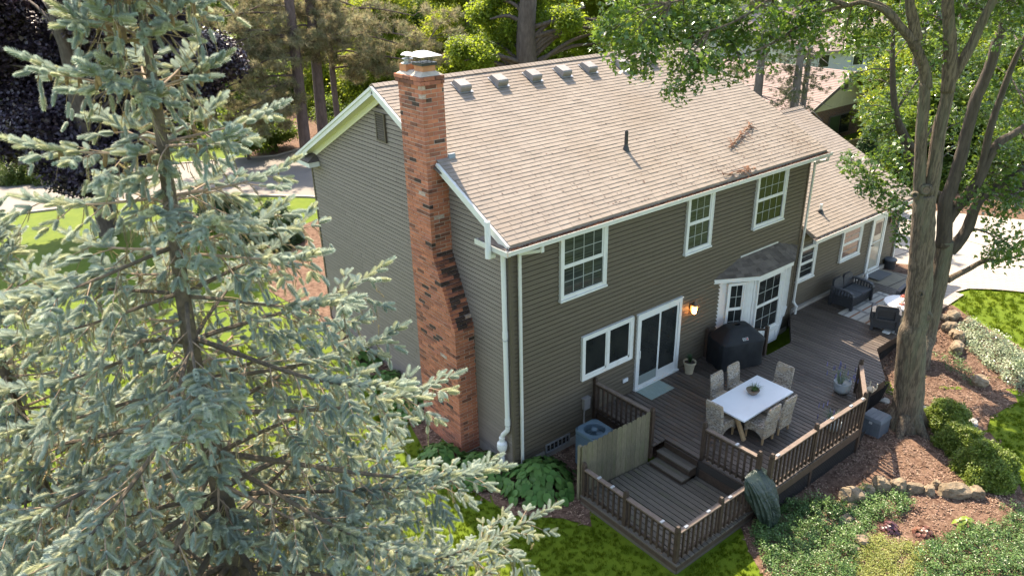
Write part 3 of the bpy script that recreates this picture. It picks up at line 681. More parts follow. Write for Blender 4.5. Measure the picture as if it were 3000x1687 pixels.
# ---- railings
post_cache = {}
def post(x, y, z0, z1, par):
    b = MB().box((x-.045, y-.045, z0), (x+.045, y+.045, z1-.13)).box((x-.036, y-.036, z1-.13), (x+.036, y+.036, z1-.115)).box((x-.045, y-.045, z1-.115), (x+.045, y+.045, z1-.085)).box((x-.036, y-.036, z1-.085), (x+.036, y+.036, z1-.07))
    b.hexa([(x-.045, y-.045, z1-.07), (x+.045, y-.045, z1-.07), (x+.045, y+.045, z1-.07), (x-.045, y+.045, z1-.07), (x-.030, y-.030, z1), (x+.030, y-.030, z1), (x+.030, y+.030, z1), (x-.030, y+.030, z1)])
    b.build('post', railm, par)
bal = {}
def railing(pts, zd, hp, hr, g0=-.4, clips=()):
    rl = MB(); caps = []
    for p, q in zip(pts[:-1], pts[1:]):
        P, Q = Vector((*p, 0)), Vector((*q, 0)); d = (Q-P).normalized(); a, c = P+d*.045, Q-d*.045
        caps.append((a, c)); rl.beam((a.x, a.y, zd+hr-.055), (c.x, c.y, zd+hr-.055), .036, .07)
        rl.beam((a.x, a.y, zd+.10), (c.x, c.y, zd+.10), .036, .075)
    ro = rl.build('railing', railm, deck)
    for a, c in caps: MB().beam((a.x, a.y, zd+hr), (c.x, c.y, zd+hr), .10, .036).build('rail_cap', capm, ro)
    for p in pts: post(p[0], p[1], g0, zd+hp, ro)
    for p, q in zip(pts[:-1], pts[1:]):
        P, Q = Vector((*p, 0)), Vector((*q, 0)); d = Q-P; n = max(2, round(d.length/.155)); key = round(hr, 2)
        if key not in bal: bal[key] = MB().box((-.019, -.019, .05), (.019, .019, hr-.02)).mesh('baluster', railm)
        for k in range(1, n):
            c = P+d*(k/n); nn = Vector((-d.y, d.x, 0)).normalized()*-.038
            link('baluster', bal[key], ro, None, (c.x+nn.x, c.y+nn.y, zd), None, (0, 0, math.atan2(d.y, d.x)))
    for x, y in clips: MB().box((x-.05, y-.025, zd+hr+.018), (x+.05, y+.025, zd+hr+.04)).build('rail_clip', clipm, ro)
railing([(2.58, -.08), (2.63, -1.93)], ZD, 1.0, .86, .2)
railing([(3.10, -3.09), (3.12, -4.52)], ZD, 1.0, .84, -.1, [(3.11, -3.95)])
railing([(3.24, -4.74), (4.96, -4.73), (7.03, -4.76), (8.45, -3.87)], ZD, 1.0, .84, -.4, [(3.45, -4.74), (5.6, -4.73), (6.4, -4.74), (6.9, -4.76)])
railing([(.545, -1.84), (.545, -3.10), (.55, -4.50), (1.92, -4.50), (2.98, -4.52)], ZL, .90, .74, -.35, [(.545, -2.3), (.545, -2.7), (.545, -4.1), (.8, -4.5), (1.5, -4.5), (2.2, -4.51)])
for x, y in ((7.0, -.10), (8.36, -1.12)):
    MB().box((x-.045, y-.045, .2), (x+.045, y+.045, 1.52)).build('post', railm, deck)
MB().beam((7.04, -.13, 1.42), (8.33, -1.09, 1.42), .09, .036).beam((7.04, -.13, .75), (8.33, -1.09, .75), .036, .07).build('rail', railm, deck)

# ================================================================ PRIVACY FENCE AND AIR CONDITIONER
pf = thing('privacy_fence', 'short weathered grey green board fence screening the air conditioner', 'fence', (1.6, -1.85, -.1))
A0, A1 = Vector((.56, -1.72, 0)), Vector((2.60, -1.90, 0)); n = 14; d = (A1-A0)/n; u = d.normalized()
for k in range(n):
    p = A0+d*k; q = p+d-u*.006; t = (k+.5)/n; zt = 1.36+.15*t+rnd.uniform(-.015, .015); nn = Vector((u.y, -u.x, 0))*.018
    c = (q-p)*.18
    poly = [(p, .02), (q, .02), (q, zt-.05), (q-c, zt), (p+c, zt), (p, zt-.05)]
    b = MB(); b.add([tuple(a+nn*.5+Vector((0, 0, z))) for a, z in poly]+[tuple(a-nn*.5+Vector((0, 0, z))) for a, z in poly], [tuple(range(6)), tuple(reversed(range(6, 12)))]+[(i, 6+i, 6+(i+1) % 6, (i+1) % 6) for i in range(6)])
    b.build('picket', fencem, pf)
for z in (.35, 1.15): MB().beam(tuple(A0+Vector((0, .04, z))), tuple(A1+Vector((0, .04, z))), .04, .09).build('rail', fencem, pf)
for x, y in ((.58, -1.68), (2.56, -1.86)): MB().box((x-.04, y, -.3), (x+.04, y+.08, 1.33)).build('post', fencem, pf)
acm = mat('condenser_blue_grey', (0.085, 0.135, 0.165), (0.105, 0.155, 0.185), rough=.42, ns=3, spec=.5)
acd = mat('condenser_dark', (0.025, 0.045, 0.055), rough=.5)
ac = thing('air_conditioner', 'blue grey air conditioner condenser with round top fan beside the house wall', 'air conditioner', (1.66, -1.0, -.12))
x, y, h = 1.66, -1.0, .35
def rsq(h, c, z): return [(x+sx*h-(cx*c), y+sy*h-(cy*c), z) for sx, sy, cx, cy in ((-1, -1, -1, 0), (1, -1, 1, 0), (1, -1, 0, -1), (1, 1, 0, 1), (1, 1, 1, 0), (-1, 1, -1, 0), (-1, 1, 0, 1), (-1, -1, 0, -1))]
b = MB()
def loft(b, rings):
    o = len(b.v); n = len(rings[0])
    for r in rings: b.v += [tuple(map(float, p)) for p in r]
    for i in range(len(rings)-1):
        for k in range(n): b.f.append((o+i*n+k, o+i*n+(k+1) % n, o+(i+1)*n+(k+1) % n, o+(i+1)*n+k))
    return b
loft(b, [rsq(.32, .05, -.1), rsq(.32, .05, .9)]); b.build('coil', acd, ac)
for k in range(26):
    z = -.02+k*.034; b = MB(); loft(b, [rsq(.325, .05, z), rsq(.345, .06, z+.004), rsq(.345, .06, z+.014), rsq(.325, .05, z+.022)]); b.build('louvre', acm, ac)
b = MB(); ring = [rsq(.35, .07, .87), rsq(.355, .07, .90), rsq(.35, .07, .945), rsq(.33, .06, .957)]; loft(b, ring)
n8 = 32; o = len(b.v); sq = []
for k in range(n8):
    a = 2*math.pi*k/n8; ca, sa = math.cos(a), math.sin(a); s = .33/max(abs(ca), abs(sa)); s = min(s, .415); sq.append((x+ca*s, y+sa*s, .957))
cir = [(x+.265*math.cos(2*math.pi*k/n8), y+.265*math.sin(2*math.pi*k/n8), .962) for k in range(n8)]; inn = [(x+.25*math.cos(2*math.pi*k/n8), y+.25*math.sin(2*math.pi*k/n8), .93) for k in range(n8)]; inn2 = [(p[0], p[1], .80) for p in inn]
loft(b, [sq, cir, inn, inn2]); b.build('top_cover', acm, ac)
MB().lathe([(.25, .79), (.01, .795)], 32, (x, y, 0)).build('fan_well', acd, ac)
g = MB()
for r in (.06, .10, .14, .18, .22): g.tube([(x+r*math.cos(2*math.pi*k/28), y+r*math.sin(2*math.pi*k/28), .945) for k in range(29)], .0022, 4)
for k in range(24): a = 2*math.pi*k/24; g.beam((x+.05*math.cos(a), y+.05*math.sin(a), .945), (x+.255*math.cos(a), y+.255*math.sin(a), .945), .003, .003)
g.build('fan_guard', acm, ac); MB().lathe([(.075, .93), (.075, .955), (.06, .962), (.01, .963)], 20, (x, y, 0)).build('motor_cap', acm, ac)
for k in range(3):
    a = 2.1*k+.4; MB().add([(x+r*math.cos(a+da), y+r*math.sin(a+da), z) for r, da, z in ((.06, 0, .86), (.23, .1, .84), (.23, .75, .89), (.06, .6, .90))], [(0, 1, 2, 3)]).build('fan_blade', acm, ac)
MB().box((2.16, -.13, .82), (2.36, -.03, 1.12)).box((2.15, -.14, 1.12), (2.37, -.02, 1.15)).build('electrical_box', ventm, house)
MB().tube([(2.2, -.08, .82), (2.16, -.12, .55), (2.0, -.3, .35), (1.95, -.64, .3)], .018, 7).build('conduit', ventm, house)

# ================================================================ THINGS STANDING ON THE DECK
canvas = mat('black_canvas', (0.008, 0.009, 0.011), (0.013, 0.015, 0.017), rough=.70, ns=4, bump=.25, bs=14, spec=.35)
gc = thing('covered_grill', 'barbecue grill under a black fitted cover beside the bay window', 'grill', (7.45, -.86, ZD))
def superring(cx, cy, a, b, z, p, n=48, fold=0.0, ph=0.0):
    out = []
    for k in range(n):
        t = 2*math.pi*k/n; c, s = math.cos(t), math.sin(t)
        r = (abs(c/a)**p+abs(s/b)**p)**(-1/p); r *= 1+fold*(math.sin(7*t+ph)+.6*math.sin(13*t+2.1*ph))
        out.append((cx+r*c, cy+r*s, z))
    return out
GR = Matrix.Translation((7.38, -.80, ZD)) @ Matrix.Rotation(R(-20), 4, 'Z')
b = MB(); rings = [superring(0, 0, .72, .47, .03, 5, fold=.026, ph=1), superring(0, 0, .71, .465, .25, 5, fold=.020, ph=1.7), superring(0, 0, .705, .46, .5, 5.5, fold=.012, ph=2.6), superring(0, 0, .705, .46, .80, 7, fold=.004), superring(0, 0, .69, .445, .83, 7), superring(0, .03, .36, .20, 1.14, 6), superring(0, .03, .33, .17, 1.155, 5), superring(0, .03, .08, .04, 1.165, 3)]
loft(b, [[tuple(GR @ Vector(p)) for p in r] for r in rings]); cvr = b.build('cover', canvas, gc, smooth=True); cvr.data.set_sharp_from_angle(angle=R(28))
lab = MB()
T = lambda a, o, c: tuple(GR @ Vector((.02+a, -.405+c*.62-o*.8, .875+c*.78+o*.6)))
def lq(a0, a1, c0, c1, o0, o1): lab.hexa([T(a, o, c) for o in (o0, o1) for a, c in ((a0, c0), (a1, c0), (a1, c1), (a0, c1))])
lq(-.085, .085, 0, .075, .0, .004); l1 = lab.build('logo_patch', white, gc)
lab = MB(); lq(-.075, .075, .008, .067, .0042, .006); lab.build('logo_field', canvas, l1)
redm = mat('logo_red', (0.45, 0.02, 0.02), rough=.5); lab = MB(); lq(.035, .07, .014, .060, .0062, .0075); lab.build('logo_mark', redm, l1)
fc = bpy.data.curves.new('lettering', 'FONT'); fc.body = 'weber'; fc.size = .05; fc.extrude = .0005
fo = bpy.data.objects.new('lettering', fc); COL.objects.link(fo); dg = bpy.context.evaluated_depsgraph_get(); fm = bpy.data.meshes.new_from_object(fo.evaluated_get(dg)); bpy.data.objects.remove(fo)
vv = [v.co.copy() for v in fm.vertices]
for v, c in zip(fm.vertices, vv): v.co = T(-.072+c.x*.85, .0066+c.z, .022+c.y)
fm.materials.append(white); link('lettering', fm, l1)
# ---- dining set
tabw = mat('white_tabletop', (0.70, 0.71, 0.72), (0.64, 0.65, 0.66), rough=.32, ns=2.5, lo=.5, hi=.8)
oak = mat('oak_leg', (0.42, 0.28, 0.15), (0.33, 0.21, 0.11), rough=.6, ns=8, stretch=(6, 6, 1))
wick = mat('wicker', (0.44, 0.39, 0.33), (0.150, 0.115, 0.085), rough=.85, ns=17, bump=1.0, bs=50, stretch=(1.0, 1.0, 2.6), lo=.44, hi=.56, c3=(0.36, 0.27, 0.18), ns3=4, lo3=.45, hi3=.65, dist=.012)
tx, ty = 5.14, -2.88
tb = thing('dining_table', 'white rectangular dining table with wooden trestle legs on the deck', 'table', (tx, ty, ZD))
MB().box((tx-1.0, ty-.525, 1.29), (tx+1.0, ty+.525, 1.335)).build('tabletop', tabw, tb, bevel=.008)
for sx in (-.72, .72):
    for sy in (-1, 1): MB().beam((tx+sx, ty+sy*.06, 1.28), (tx+sx, ty+sy*.40, ZD), .10, .06).build('leg', oak, tb)
    MB().box((tx+sx-.04, ty-.30, 1.23), (tx+sx+.04, ty+.30, 1.289)).build('crossbar', oak, tb)
MB().box((tx-.70, ty-.03, 1.0), (tx+.70, ty+.03, 1.08)).build('stretcher', oak, tb)
def make_chair():
    t = thing('dining_chair', 'x', 'chair', (0, 0, 0), 'wicker chairs round the dining table')
    w = .245
    b = MB(); loft(b, [[(-w, -.24+.03, .46), (w, -.24+.03, .46), (w, .25, .46), (-w, .25, .46)], [(-w, -.25, .47), (w, -.25, .47), (w, .26, .47), (-w, .26, .47)], [(-w+.01, -.24, .49), (w-.01, -.24, .49), (w-.01, .25, .49), (-w+.01, .25, .49)]]); b.f.append((8, 9, 10, 11)); b.build('seat', wick, t)
    b = MB(); n = 8                                          # arched skirt
    for (p, q, nx, ny) in (((-w, -.25), (w, -.25), 0, 1), ((-w, .26), (w, .26), 0, -1), ((-w, -.25), (-w, .26), 1, 0), ((w, -.25), (w, .26), -1, 0)):
        for i in range(n):
            t0, t1 = i/n, (i+1)/n; z = lambda s: .17+.13*(1-(2*s-1)**2)**.8; L = lambda s: (p[0]+(q[0]-p[0])*s, p[1]+(q[1]-p[1])*s)
            a, c = L(t0), L(t1); th = .018
            b.hexa([(a[0], a[1], z(t0)), (c[0], c[1], z(t1)), (c[0]+nx*th, c[1]+ny*th, z(t1)), (a[0]+nx*th, a[1]+ny*th, z(t0)), (a[0], a[1], .462), (c[0], c[1], .462), (c[0]+nx*th, c[1]+ny*th, .462), (a[0]+nx*th, a[1]+ny*th, .462)])
    b.build('skirt', wick, t)
    prof = [(-.25, .20, .052), (-.25, .47, .052), (-.275, .70, .05), (-.31, .92, .045), (-.325, 1.0, .04)]
    rings = []
    for y, z, th in prof:
        ww = w*(1.0 if z < .98 else .97)
        rings.append([(-ww, y-th*.5, z), (-ww+.03, y-th, z), (ww-.03, y-th, z), (ww, y-th*.5, z), (ww, y+.01, z), (-ww, y+.01, z)])
    rings.append([(px*.93, py, 1.025) for px, py, _ in rings[-1]])
    b = MB(); loft(b, rings); b.f.append(tuple(range(len(b.v)-6, len(b.v)))); b.build('backrest', wick, t)
    for sx in (-.20, .20):
        for sy in (-.24, .22): MB().hexa([(sx-.018, sy-.018, 0), (sx+.018, sy-.018, 0), (sx+.018, sy+.018, 0), (sx-.018, sy+.018, 0), (sx-.024, sy-.024, .3), (sx+.024, sy-.024, .3), (sx+.024, sy+.024, .3), (sx-.024, sy+.024, .3)]).build('leg', oak, t)
    return t
ch0 = make_chair(); gch = 'wicker chairs round the dining table'
first = True
for (cx, cy, rz, lb) in ((5.02, -2.24, 180, 'woven wicker chair on the house side of the table, nearer the sliding door'), (5.70, -2.24, 180, 'woven wicker chair on the house side of the table, nearer the grill'),
                         (6.36, -2.80, 90, 'woven wicker chair at the far end of the table, facing the steps'), (4.20, -2.74, -90, 'woven wicker chair at the table end beside the steps'),
                         (4.80, -3.42, 0, 'woven wicker chair on the railing side of the table, nearer the steps'), (5.43, -3.43, 0, 'woven wicker chair on the railing side of the table, farther from the steps')):
    if first: ch0.location = (cx, cy, ZD); ch0.rotation_euler = (0, 0, R(rz)); ch0['label'] = lb; first = False
    else: copy_thing(ch0, (cx, cy, ZD), R(rz), lb, gch)
soil = mat('potting_soil', (0.035, 0.024, 0.017), (0.06, 0.042, 0.03), rough=.95, ns=30, bump=.6, bs=60)
def leafm(name, c1, c2, tr=.35, rough=.42, var=.3, hue=.015, spec=.4, tcol=None): return mat(name, c1, c2, rough=rough, ns=2.0, var=var, hue=hue, trans=tr, spec=spec, tcol=tcol)
grassy = leafm('pot_green', (0.06, 0.12, 0.035), (0.09, 0.16, 0.045))
lavm = leafm('lavender_leaf', (0.13, 0.19, 0.12), (0.17, 0.23, 0.16)); lavf = leafm('lavender_flower', (0.19, 0.18, 0.36), (0.26, 0.24, 0.42))
bowlm = mat('brown_bowl', (0.17, 0.12, 0.085), (0.24, 0.18, 0.13), rough=.7, ns=9)
def blades(c, n, h, spread, wd, droop=.3, name='foliage', m=None, par=None, flowers=None):
    b = MB(); fl = MB()
    for _ in range(n):
        a = rnd.uniform(0, 6.283); s = rnd.random()**.6*spread; hh = h*rnd.uniform(.6, 1.1); p0 = Vector(c)+Vector((math.cos(a)*spread*.15, math.sin(a)*spread*.15, 0)); 
        p1 = p0+Vector((math.cos(a)*s*.5, math.sin(a)*s*.5, hh*.75)); p2 = p0+Vector((math.cos(a)*s*1.1, math.sin(a)*s*1.1, hh*(1-droop*rnd.random()*2*(s/spread)))); sd = Vector((-math.sin(a), math.cos(a), 0))*wd
        o = len(b.v); b.v += [tuple(p0-sd), tuple(p0+sd), tuple(p1-sd*.8), tuple(p1+sd*.8), tuple(p2)]; b.f += [(o, o+1, o+3, o+2), (o+2, o+3, o+4)]
        if flowers and rnd.random() < .22: fl.tube([p2-Vector((0, 0, .02)), p2+Vector((0, 0, .05)), p2+Vector((0, 0, .12))], [.012, .014, .004], 5)
    o = b.build(name, m, par)
    if flowers and fl.v: fl.build('flower', flowers, par)
    return o
p = PZ(1893, 990, 1.337); bo = thing('planter_bowl', 'small brown bowl of trailing green herbs in the middle of the white table', 'planter', p)
b = MB().lathe([(.075, 0), (.11, .03), (.155, .10), (.165, .125), (.150, .125), (.14, .10), (.02, .095)], 24, p); b.build('bowl', bowlm, bo, smooth=True)
MB().lathe([(.145, .09), (.005, .10)], 16, p).build('soil', soil, bo); blades(p+np.array([.02, -.03, .09]), 90, .20, .22, .004, .6, 'foliage', grassy, bo)
p = np.array([5.92, -.38, ZD]); fp = thing('flower_pot', 'buff clay flower pot with a small dark plant beside the sliding door', 'pot', p)
buff = mat('buff_clay', (0.44, 0.38, 0.26), (0.36, 0.30, 0.20), rough=.85, ns=6, bump=.2, bs=40)
MB().lathe([(.11, 0), (.155, .30), (.175, .305), (.182, .365), (.160, .365), (.15, .30)], 28, p).build('pot_body', buff, fp, smooth=False); MB().lathe([(.152, .32), (.005, .33)], 16, p).build('soil', soil, fp)
blades(p+np.array([0, 0, .32]), 60, .30, .16, .006, .3, 'foliage', leafm('dark_green', (0.025, 0.06, 0.02), (0.035, 0.08, 0.03)), fp)
greyp = mat('grey_glazed_pot', (0.30, 0.33, 0.34), (0.38, 0.40, 0.40), rough=.35, ns=5)
for (x, y, s, lb) in ((8.17, -3.62, 1.0, 'round grey pot of lavender standing on the deck by the end post'), (6.42, -4.40, .8, 'grey pot of lavender half hidden behind the front railing')):
    p = np.array([x, y, ZD]); fp = thing('lavender_pot', lb, 'pot', p)
    MB().lathe([(.12*s, 0), (.19*s, .06*s), (.225*s, .18*s), (.215*s, .30*s), (.225*s, .325*s), (.205*s, .325*s), (.2*s, .28*s)], 28, p).build('pot_body', greyp, fp, smooth=True); MB().lathe([(.20*s, .27*s), (.005, .28*s)], 16, p).build('soil', soil, fp)
    blades(p+np.array([-.05*s, .05, .27*s]), 70, .42*s, .34*s, .005, .35, 'foliage', lavm, fp, lavf)
matm = mat('sage_mat', (0.30, 0.37, 0.33), (0.22, 0.28, 0.25), rough=.95, ns=14, bump=.5, bs=70, stretch=(10, .4, 1))
tag(MB().box((4.07, -.66, ZD+.003), (4.98, -.04, ZD+.016)).build('doormat', matm), 'pale sage green striped mat in front of the sliding door', 'doormat')
# ---- lounge corner
rattan = mat('black_rattan', (0.022, 0.023, 0.026), (0.034, 0.034, 0.038), rough=.5, ns=40, bump=.8, bs=60, stretch=(1, 1, 1.6))
seatc = mat('charcoal_cushion', (0.060, 0.062, 0.068), (0.075, 0.077, 0.083), rough=.9, ns=20)
def lounge(name, w, label, rz, loc):
    t = thing(name, label, 'sofa' if w > 1 else 'armchair', (0, 0, 0)); h = w/2; D = .36
    MB().box((-h+.06, -D+.03, .09), (h-.06, D-.02, .36)).build('base', rattan, t)
    ns = 2 if w > 1 else 1
    for k in range(ns):
        a = -h+.07+(w-.14)*k/ns; e = a+(w-.14)/ns; MB().box((a+.006, -D+.12, .362), (e-.006, D, .45)).build('seat_cushion', seatc, t, bevel=.02)
        c = MB(); rings = []
        for z, y, inset in ((.10, -D+.02, .0), (.50, -D, .0), (.72, -D-.04, .01), (.80, -D-.055, .04), (.84, -D-.06, .10), (.86, -D-.062, .2)):
            q = inset*(1 if ns == 2 else .3); rings.append([(a+.01+q, y, z), (e-.01-q, y, z), (e-.01-q, y+.07, z), (a+.01+q, y+.07, z)])
        loft(c, rings); c.f.append(tuple(range(len(c.v)-4, len(c.v)))); bp2 = c.build('back_panel', rattan, t)
        if ns == 1:
            for x0, x1, z0, z1 in ((a+.01, a+.09, .40, .80), (e-.09, e-.01, .40, .80), (a+.09, e-.09, .72, .80), (a+.09, e-.09, .36, .44)): MB().box((x0, -D-.075, z0), (x1, -D-.03, z1)).build('back_frame', rattan, bp2)
    for s_ in (-1, 1):
        x = s_*(h-.05); ap = [(x, -D-.02, .60), (x, -D+.10, .635), (x, 0, .63), (x, D-.10, .61), (x, D, .57), (x, D+.03, .48)]; m = MB()
        for p, q in zip(ap[:-1], ap[1:]): m.beam(p, q, .11, .05)
        m.build('arm_rest', armm, t); MB().box((x-.045, D-.03, 0), (x+.045, D+.05, .50)).build('front_leg', rattan, t); MB().box((x-.04, -D-.02, 0), (x+.04, -D+.06, .60)).build('back_leg', rattan, t)
        MB().box((x-.03, -D+.061, .08), (x+.03, D-.031, .40)).build('side_panel', rattan, t)
        for k in range(6): MB().box((x-.014, -D+.11+.10*k, .40), (x+.014, -D+.15+.10*k, .61)).build('slat', rattan, t)
    t.location = loc; t.rotation_euler = (0, 0, R(rz)); return t
armm = mat('dark_grey_arm', (0.050, 0.050, 0.054), (0.065, 0.065, 0.07), rough=.55, ns=12)
lounge('loveseat', 1.34, 'black resin wicker loveseat against the low wing wall', 180, (13.50, -.86, ZD))
lounge('armchair', .80, 'black wicker armchair with its back to the open deck, beside the tree trunk', -62, (12.62, -2.45, ZD))
lounge('armchair', .78, 'dark armchair mostly hidden behind the tree trunk, across the fire table', 95, (14.55, -2.35, ZD))
rugm = mat('rug_cream', (0.52, 0.49, 0.43), (0.45, 0.42, 0.37), rough=.95, ns=25, bump=.3, bs=80)
rugb = mat('rug_rust', (0.30, 0.135, 0.075), rough=.95, bump=.3, bs=80); rugg = mat('rug_grey', (0.22, 0.21, 0.20), (0.33, 0.31, 0.29), rough=.95, ns=18)
rg = MB().box((12.42, -2.95, ZD+.003), (15.0, -1.06, ZD+.012)).build('rug', rugm); tag(rg, 'cream plaid outdoor rug with rust stripes under the black lounge seats', 'rug')
for y in (-1.47, -2.0, -2.53): MB().box((12.42, y-.028, ZD+.0125), (15.0, y+.028, ZD+.0145)).build('stripe', rugb, rg)
for y in (-1.24, -1.72, -2.26, -2.78): MB().box((12.42, y-.035, ZD+.0125), (15.0, y+.035, ZD+.0138)).build('stripe', rugg, rg)
for k in range(6): MB().box((12.62+.42*k, -2.95, ZD+.0146), (12.76+.42*k, -1.06, ZD+.0150)).build('stripe', rugg, rg) if k % 2 else None
ft = thing('fire_table', 'round stone fire table with pale top and a lantern on it', 'table', (13.62, -2.48, ZD)); c = (13.62, -2.48, ZD)
stone = mat('fire_stone', (0.36, 0.30, 0.22), (0.28, 0.23, 0.17), rough=.9, ns=9, bump=.4, bs=40)
MB().lathe([(.40, .02), (.43, .06), (.40, .42), (.44, .46)], 24, c).build('base', stone, ft); MB().lathe([(.54, .46), (.56, .48), (.56, .52), (.54, .535), (.01, .535)], 32, c).build('tabletop', tabw, ft)
lc = PZ((2250+1580/4.025)/K, (750+570/4.025)/K, ZD+.54); ln = thing('lantern', 'small rust red candle lantern on the fire table', 'lantern', lc); rust = mat('rust_red', (0.36, 0.085, 0.05), rough=.5)
MB().box((lc[0]-.07, lc[1]-.07, lc[2]), (lc[0]+.07, lc[1]+.07, lc[2]+.02)).build('base', rust, ln)
for sx in (-1, 1):
    for sy in (-1, 1): MB().beam((lc[0]+.06*sx, lc[1]+.06*sy, lc[2]+.02), (lc[0]+.06*sx, lc[1]+.06*sy, lc[2]+.26), .014, .014).build('upright', rust, ln)
MB().hexa([(lc[0]+sx*r, lc[1]+sy*r, lc[2]+z) for r, z in ((.085, .26), (.06, .30)) for sx, sy in ((-1, -1), (1, -1), (1, 1), (-1, 1))]).build('roof', rust, ln)
MB().lathe([(.03, .02), (.03, .14)], 12, lc).build('candle', cream, ln)
MB().tube([(lc[0]-.04, lc[1], lc[2]+.30), (lc[0], lc[1], lc[2]+.37), (lc[0]+.04, lc[1], lc[2]+.30)], .005, 5).build('handle', rust, ln)
q = (12.27, -2.72, ZD); tag(MB().box((q[0]-.07, q[1]-.1, ZD+.005), (q[0]+.07, q[1]+.1, ZD+.05)).build('white_box', white, bevel=.01), 'small white box lying under the back of the black armchair', 'box')
tag(MB().box((15.86, -.62, ZD+.012), (16.78, -.13, ZD+.026)).build('doormat', mat('grey_mat', (0.10, 0.10, 0.10), (0.14, 0.14, 0.14), rough=.95, ns=40)), 'charcoal doormat on the concrete at the white storm door', 'doormat')
gp = PZ((2250+1150/4.025)/K, (750+275/4.025)/K, ZD); gs = thing('garden_ornament', 'small white heron shaped ornament by the storm door', 'ornament', gp)
MB().lathe([(.05, 0), (.06, .03), (.075, .10), (.06, .17), (.03, .20)], 14, gp).build('body', pvc, gs, smooth=True); MB().tube([gp+np.array([0, 0, .18]), gp+np.array([.02, 0, .27]), gp+np.array([-.01, -.02, .36]), gp+np.array([-.07, -.03, .37])], [.028, .02, .02, .005], 8).build('neck', pvc, gs)
bk = PZ((2250+1462/4.14)/K, (550+985/4.14)/K, .5); bp_ = thing('tub_planter', 'black round lidded tub in the mulch at the wing corner', 'planter', bk)
MB().lathe([(.17, 0), (.20, .05), (.21, .36), (.225, .37)], 22, bk).build('tub', blackm, bp_); MB().lathe([(.23, .371), (.23, .40), (.20, .42), (.01, .43)], 22, bk).build('lid', mat('lid_grey', (0.07, 0.075, 0.08), rough=.5), bp_)
# ---- beyond the front railing
boxm = mat('storage_grey', (0.075, 0.090, 0.105), (0.095, 0.11, 0.125), rough=.5, ns=3)
sb = thing('storage_box', 'grey plastic storage box standing between the railing and the tree trunk', 'storage box', (8.28, -4.55, -.2)); x0, x1, y0, y1 = 7.98, 8.50, -4.86, -4.34
MB().box((x0, y0, -.22), (x1, y1, .28)).build('body', boxm, sb, bevel=.015)
for k in range(4): MB().box((x0-.006, y0+.06+.11*k, -.15), (x0-.001, y0+.13+.11*k, .22)).build('panel', boxm, sb)
MB().hexa([(x0-.02, y0-.02, .281), (x1+.02, y0-.02, .281), (x1+.02, y1+.02, .281), (x0-.02, y1+.02, .281), (x0+.02, y0+.02, .37), (x1-.02, y0+.02, .37), (x1-.02, y1-.02, .37), (x0+.02, y1-.02, .37)]).build('lid', boxm, sb, bevel=.01)
for k in range(3): MB().box((x0+.04, y0+.10+.12*k, .371), (x1-.04, y0+.13+.12*k, .378)).build('lid_rib', boxm, sb)
MB().box((x0-.015, -4.64, .20), (x0-.002, -4.56, .26)).build('latch', clipm, sb)
fd = PZ((2050+2020/4.025)/K, (1000+560/4.025)/K, .95); tan = mat('weathered_cream', (0.52, 0.46, 0.36), (0.40, 0.30, 0.20), rough=.7, ns=8)
bf = thing('bird_feeder', 'cream platform bird feeder on a thin dark pole outside the angled railing', 'bird feeder', (fd[0], fd[1], -.2))
MB().box((fd[0]-.12, fd[1]-.10, .93), (fd[0]+.12, fd[1]+.10, .96)).build('tray', tan, bf); MB().tube([(fd[0], fd[1], -.3), (fd[0], fd[1], .93)], .015, 8).build('pole', blackm, bf)
for sx, sy in ((-.11, -.09), (.11, -.09), (.11, .09), (-.11, .09)): MB().box((fd[0]+sx-.012, fd[1]+sy-.012, .96), (fd[0]+sx+.012, fd[1]+sy+.012, 1.10)).build('peg', tan, bf)
# ---- draped green cover
tarp = mat('green_tarp', (0.020, 0.034, 0.027), (0.028, 0.044, 0.035), rough=.34, ns=3, bump=.8, bs=11, spec=.5, dist=.06)
tc = thing('draped_cover', 'dark green waterproof cover draped over the corner of the lower railing', 'cover', (3.0, -4.85, -.2))
from mathutils import noise as mn
def tarp_fn(s, t):
    """cloth gathered on the rail at its top left, bulging over a hidden bulk, hanging to a ragged point outside the deck"""
    a = 2*math.pi*s; ctl = [(.03, .015, 1.17, 2.90, -4.52), (.30, .05, 1.16, 2.92, -4.54), (.35, .12, 1.07, 2.96, -4.60), (.35, .22, .85, 3.00, -4.70), (.32, .27, .58, 3.03, -4.78), (.27, .25, .32, 3.05, -4.84), (.20, .19, .06, 3.07, -4.88), (.11, .10, -.13, 3.08, -4.90)]
    i = t*7; k = min(6, int(i)); f = i-k; rx, ry, z, cx, cy = [p+(q-p)*f for p, q in zip(ctl[k], ctl[k+1])]
    c, sn = math.cos(a), math.sin(a); amp = min(1, max(0, t-.1)*2.2)
    pleat = lambda x: abs(math.sin(x))**.7-.6
    wob = .8*mn.noise(Vector((c*1.2, sn*1.2, t*2.2)))
    fold = amp*(.30*pleat(4*a+.9*t+wob)+.17*pleat(9.5*a-1.6*t+2*wob)+.34*mn.noise(Vector((c*2.2, sn*2.2, t*3.2))))
    z += amp*.13*mn.noise(Vector((c*2.6+5, sn*2.6, t*3)))-max(0, t-.6)*.45*max(0, math.cos(a+1.3))+max(0, t-.6)*.5*max(0, math.cos(a-1.9))
    return (cx+rx*(1+fold)*c, cy+ry*(1+fold*1.2)*sn, z)
grid(tarp_fn, 160, 60, 'cover', tarp, tc)
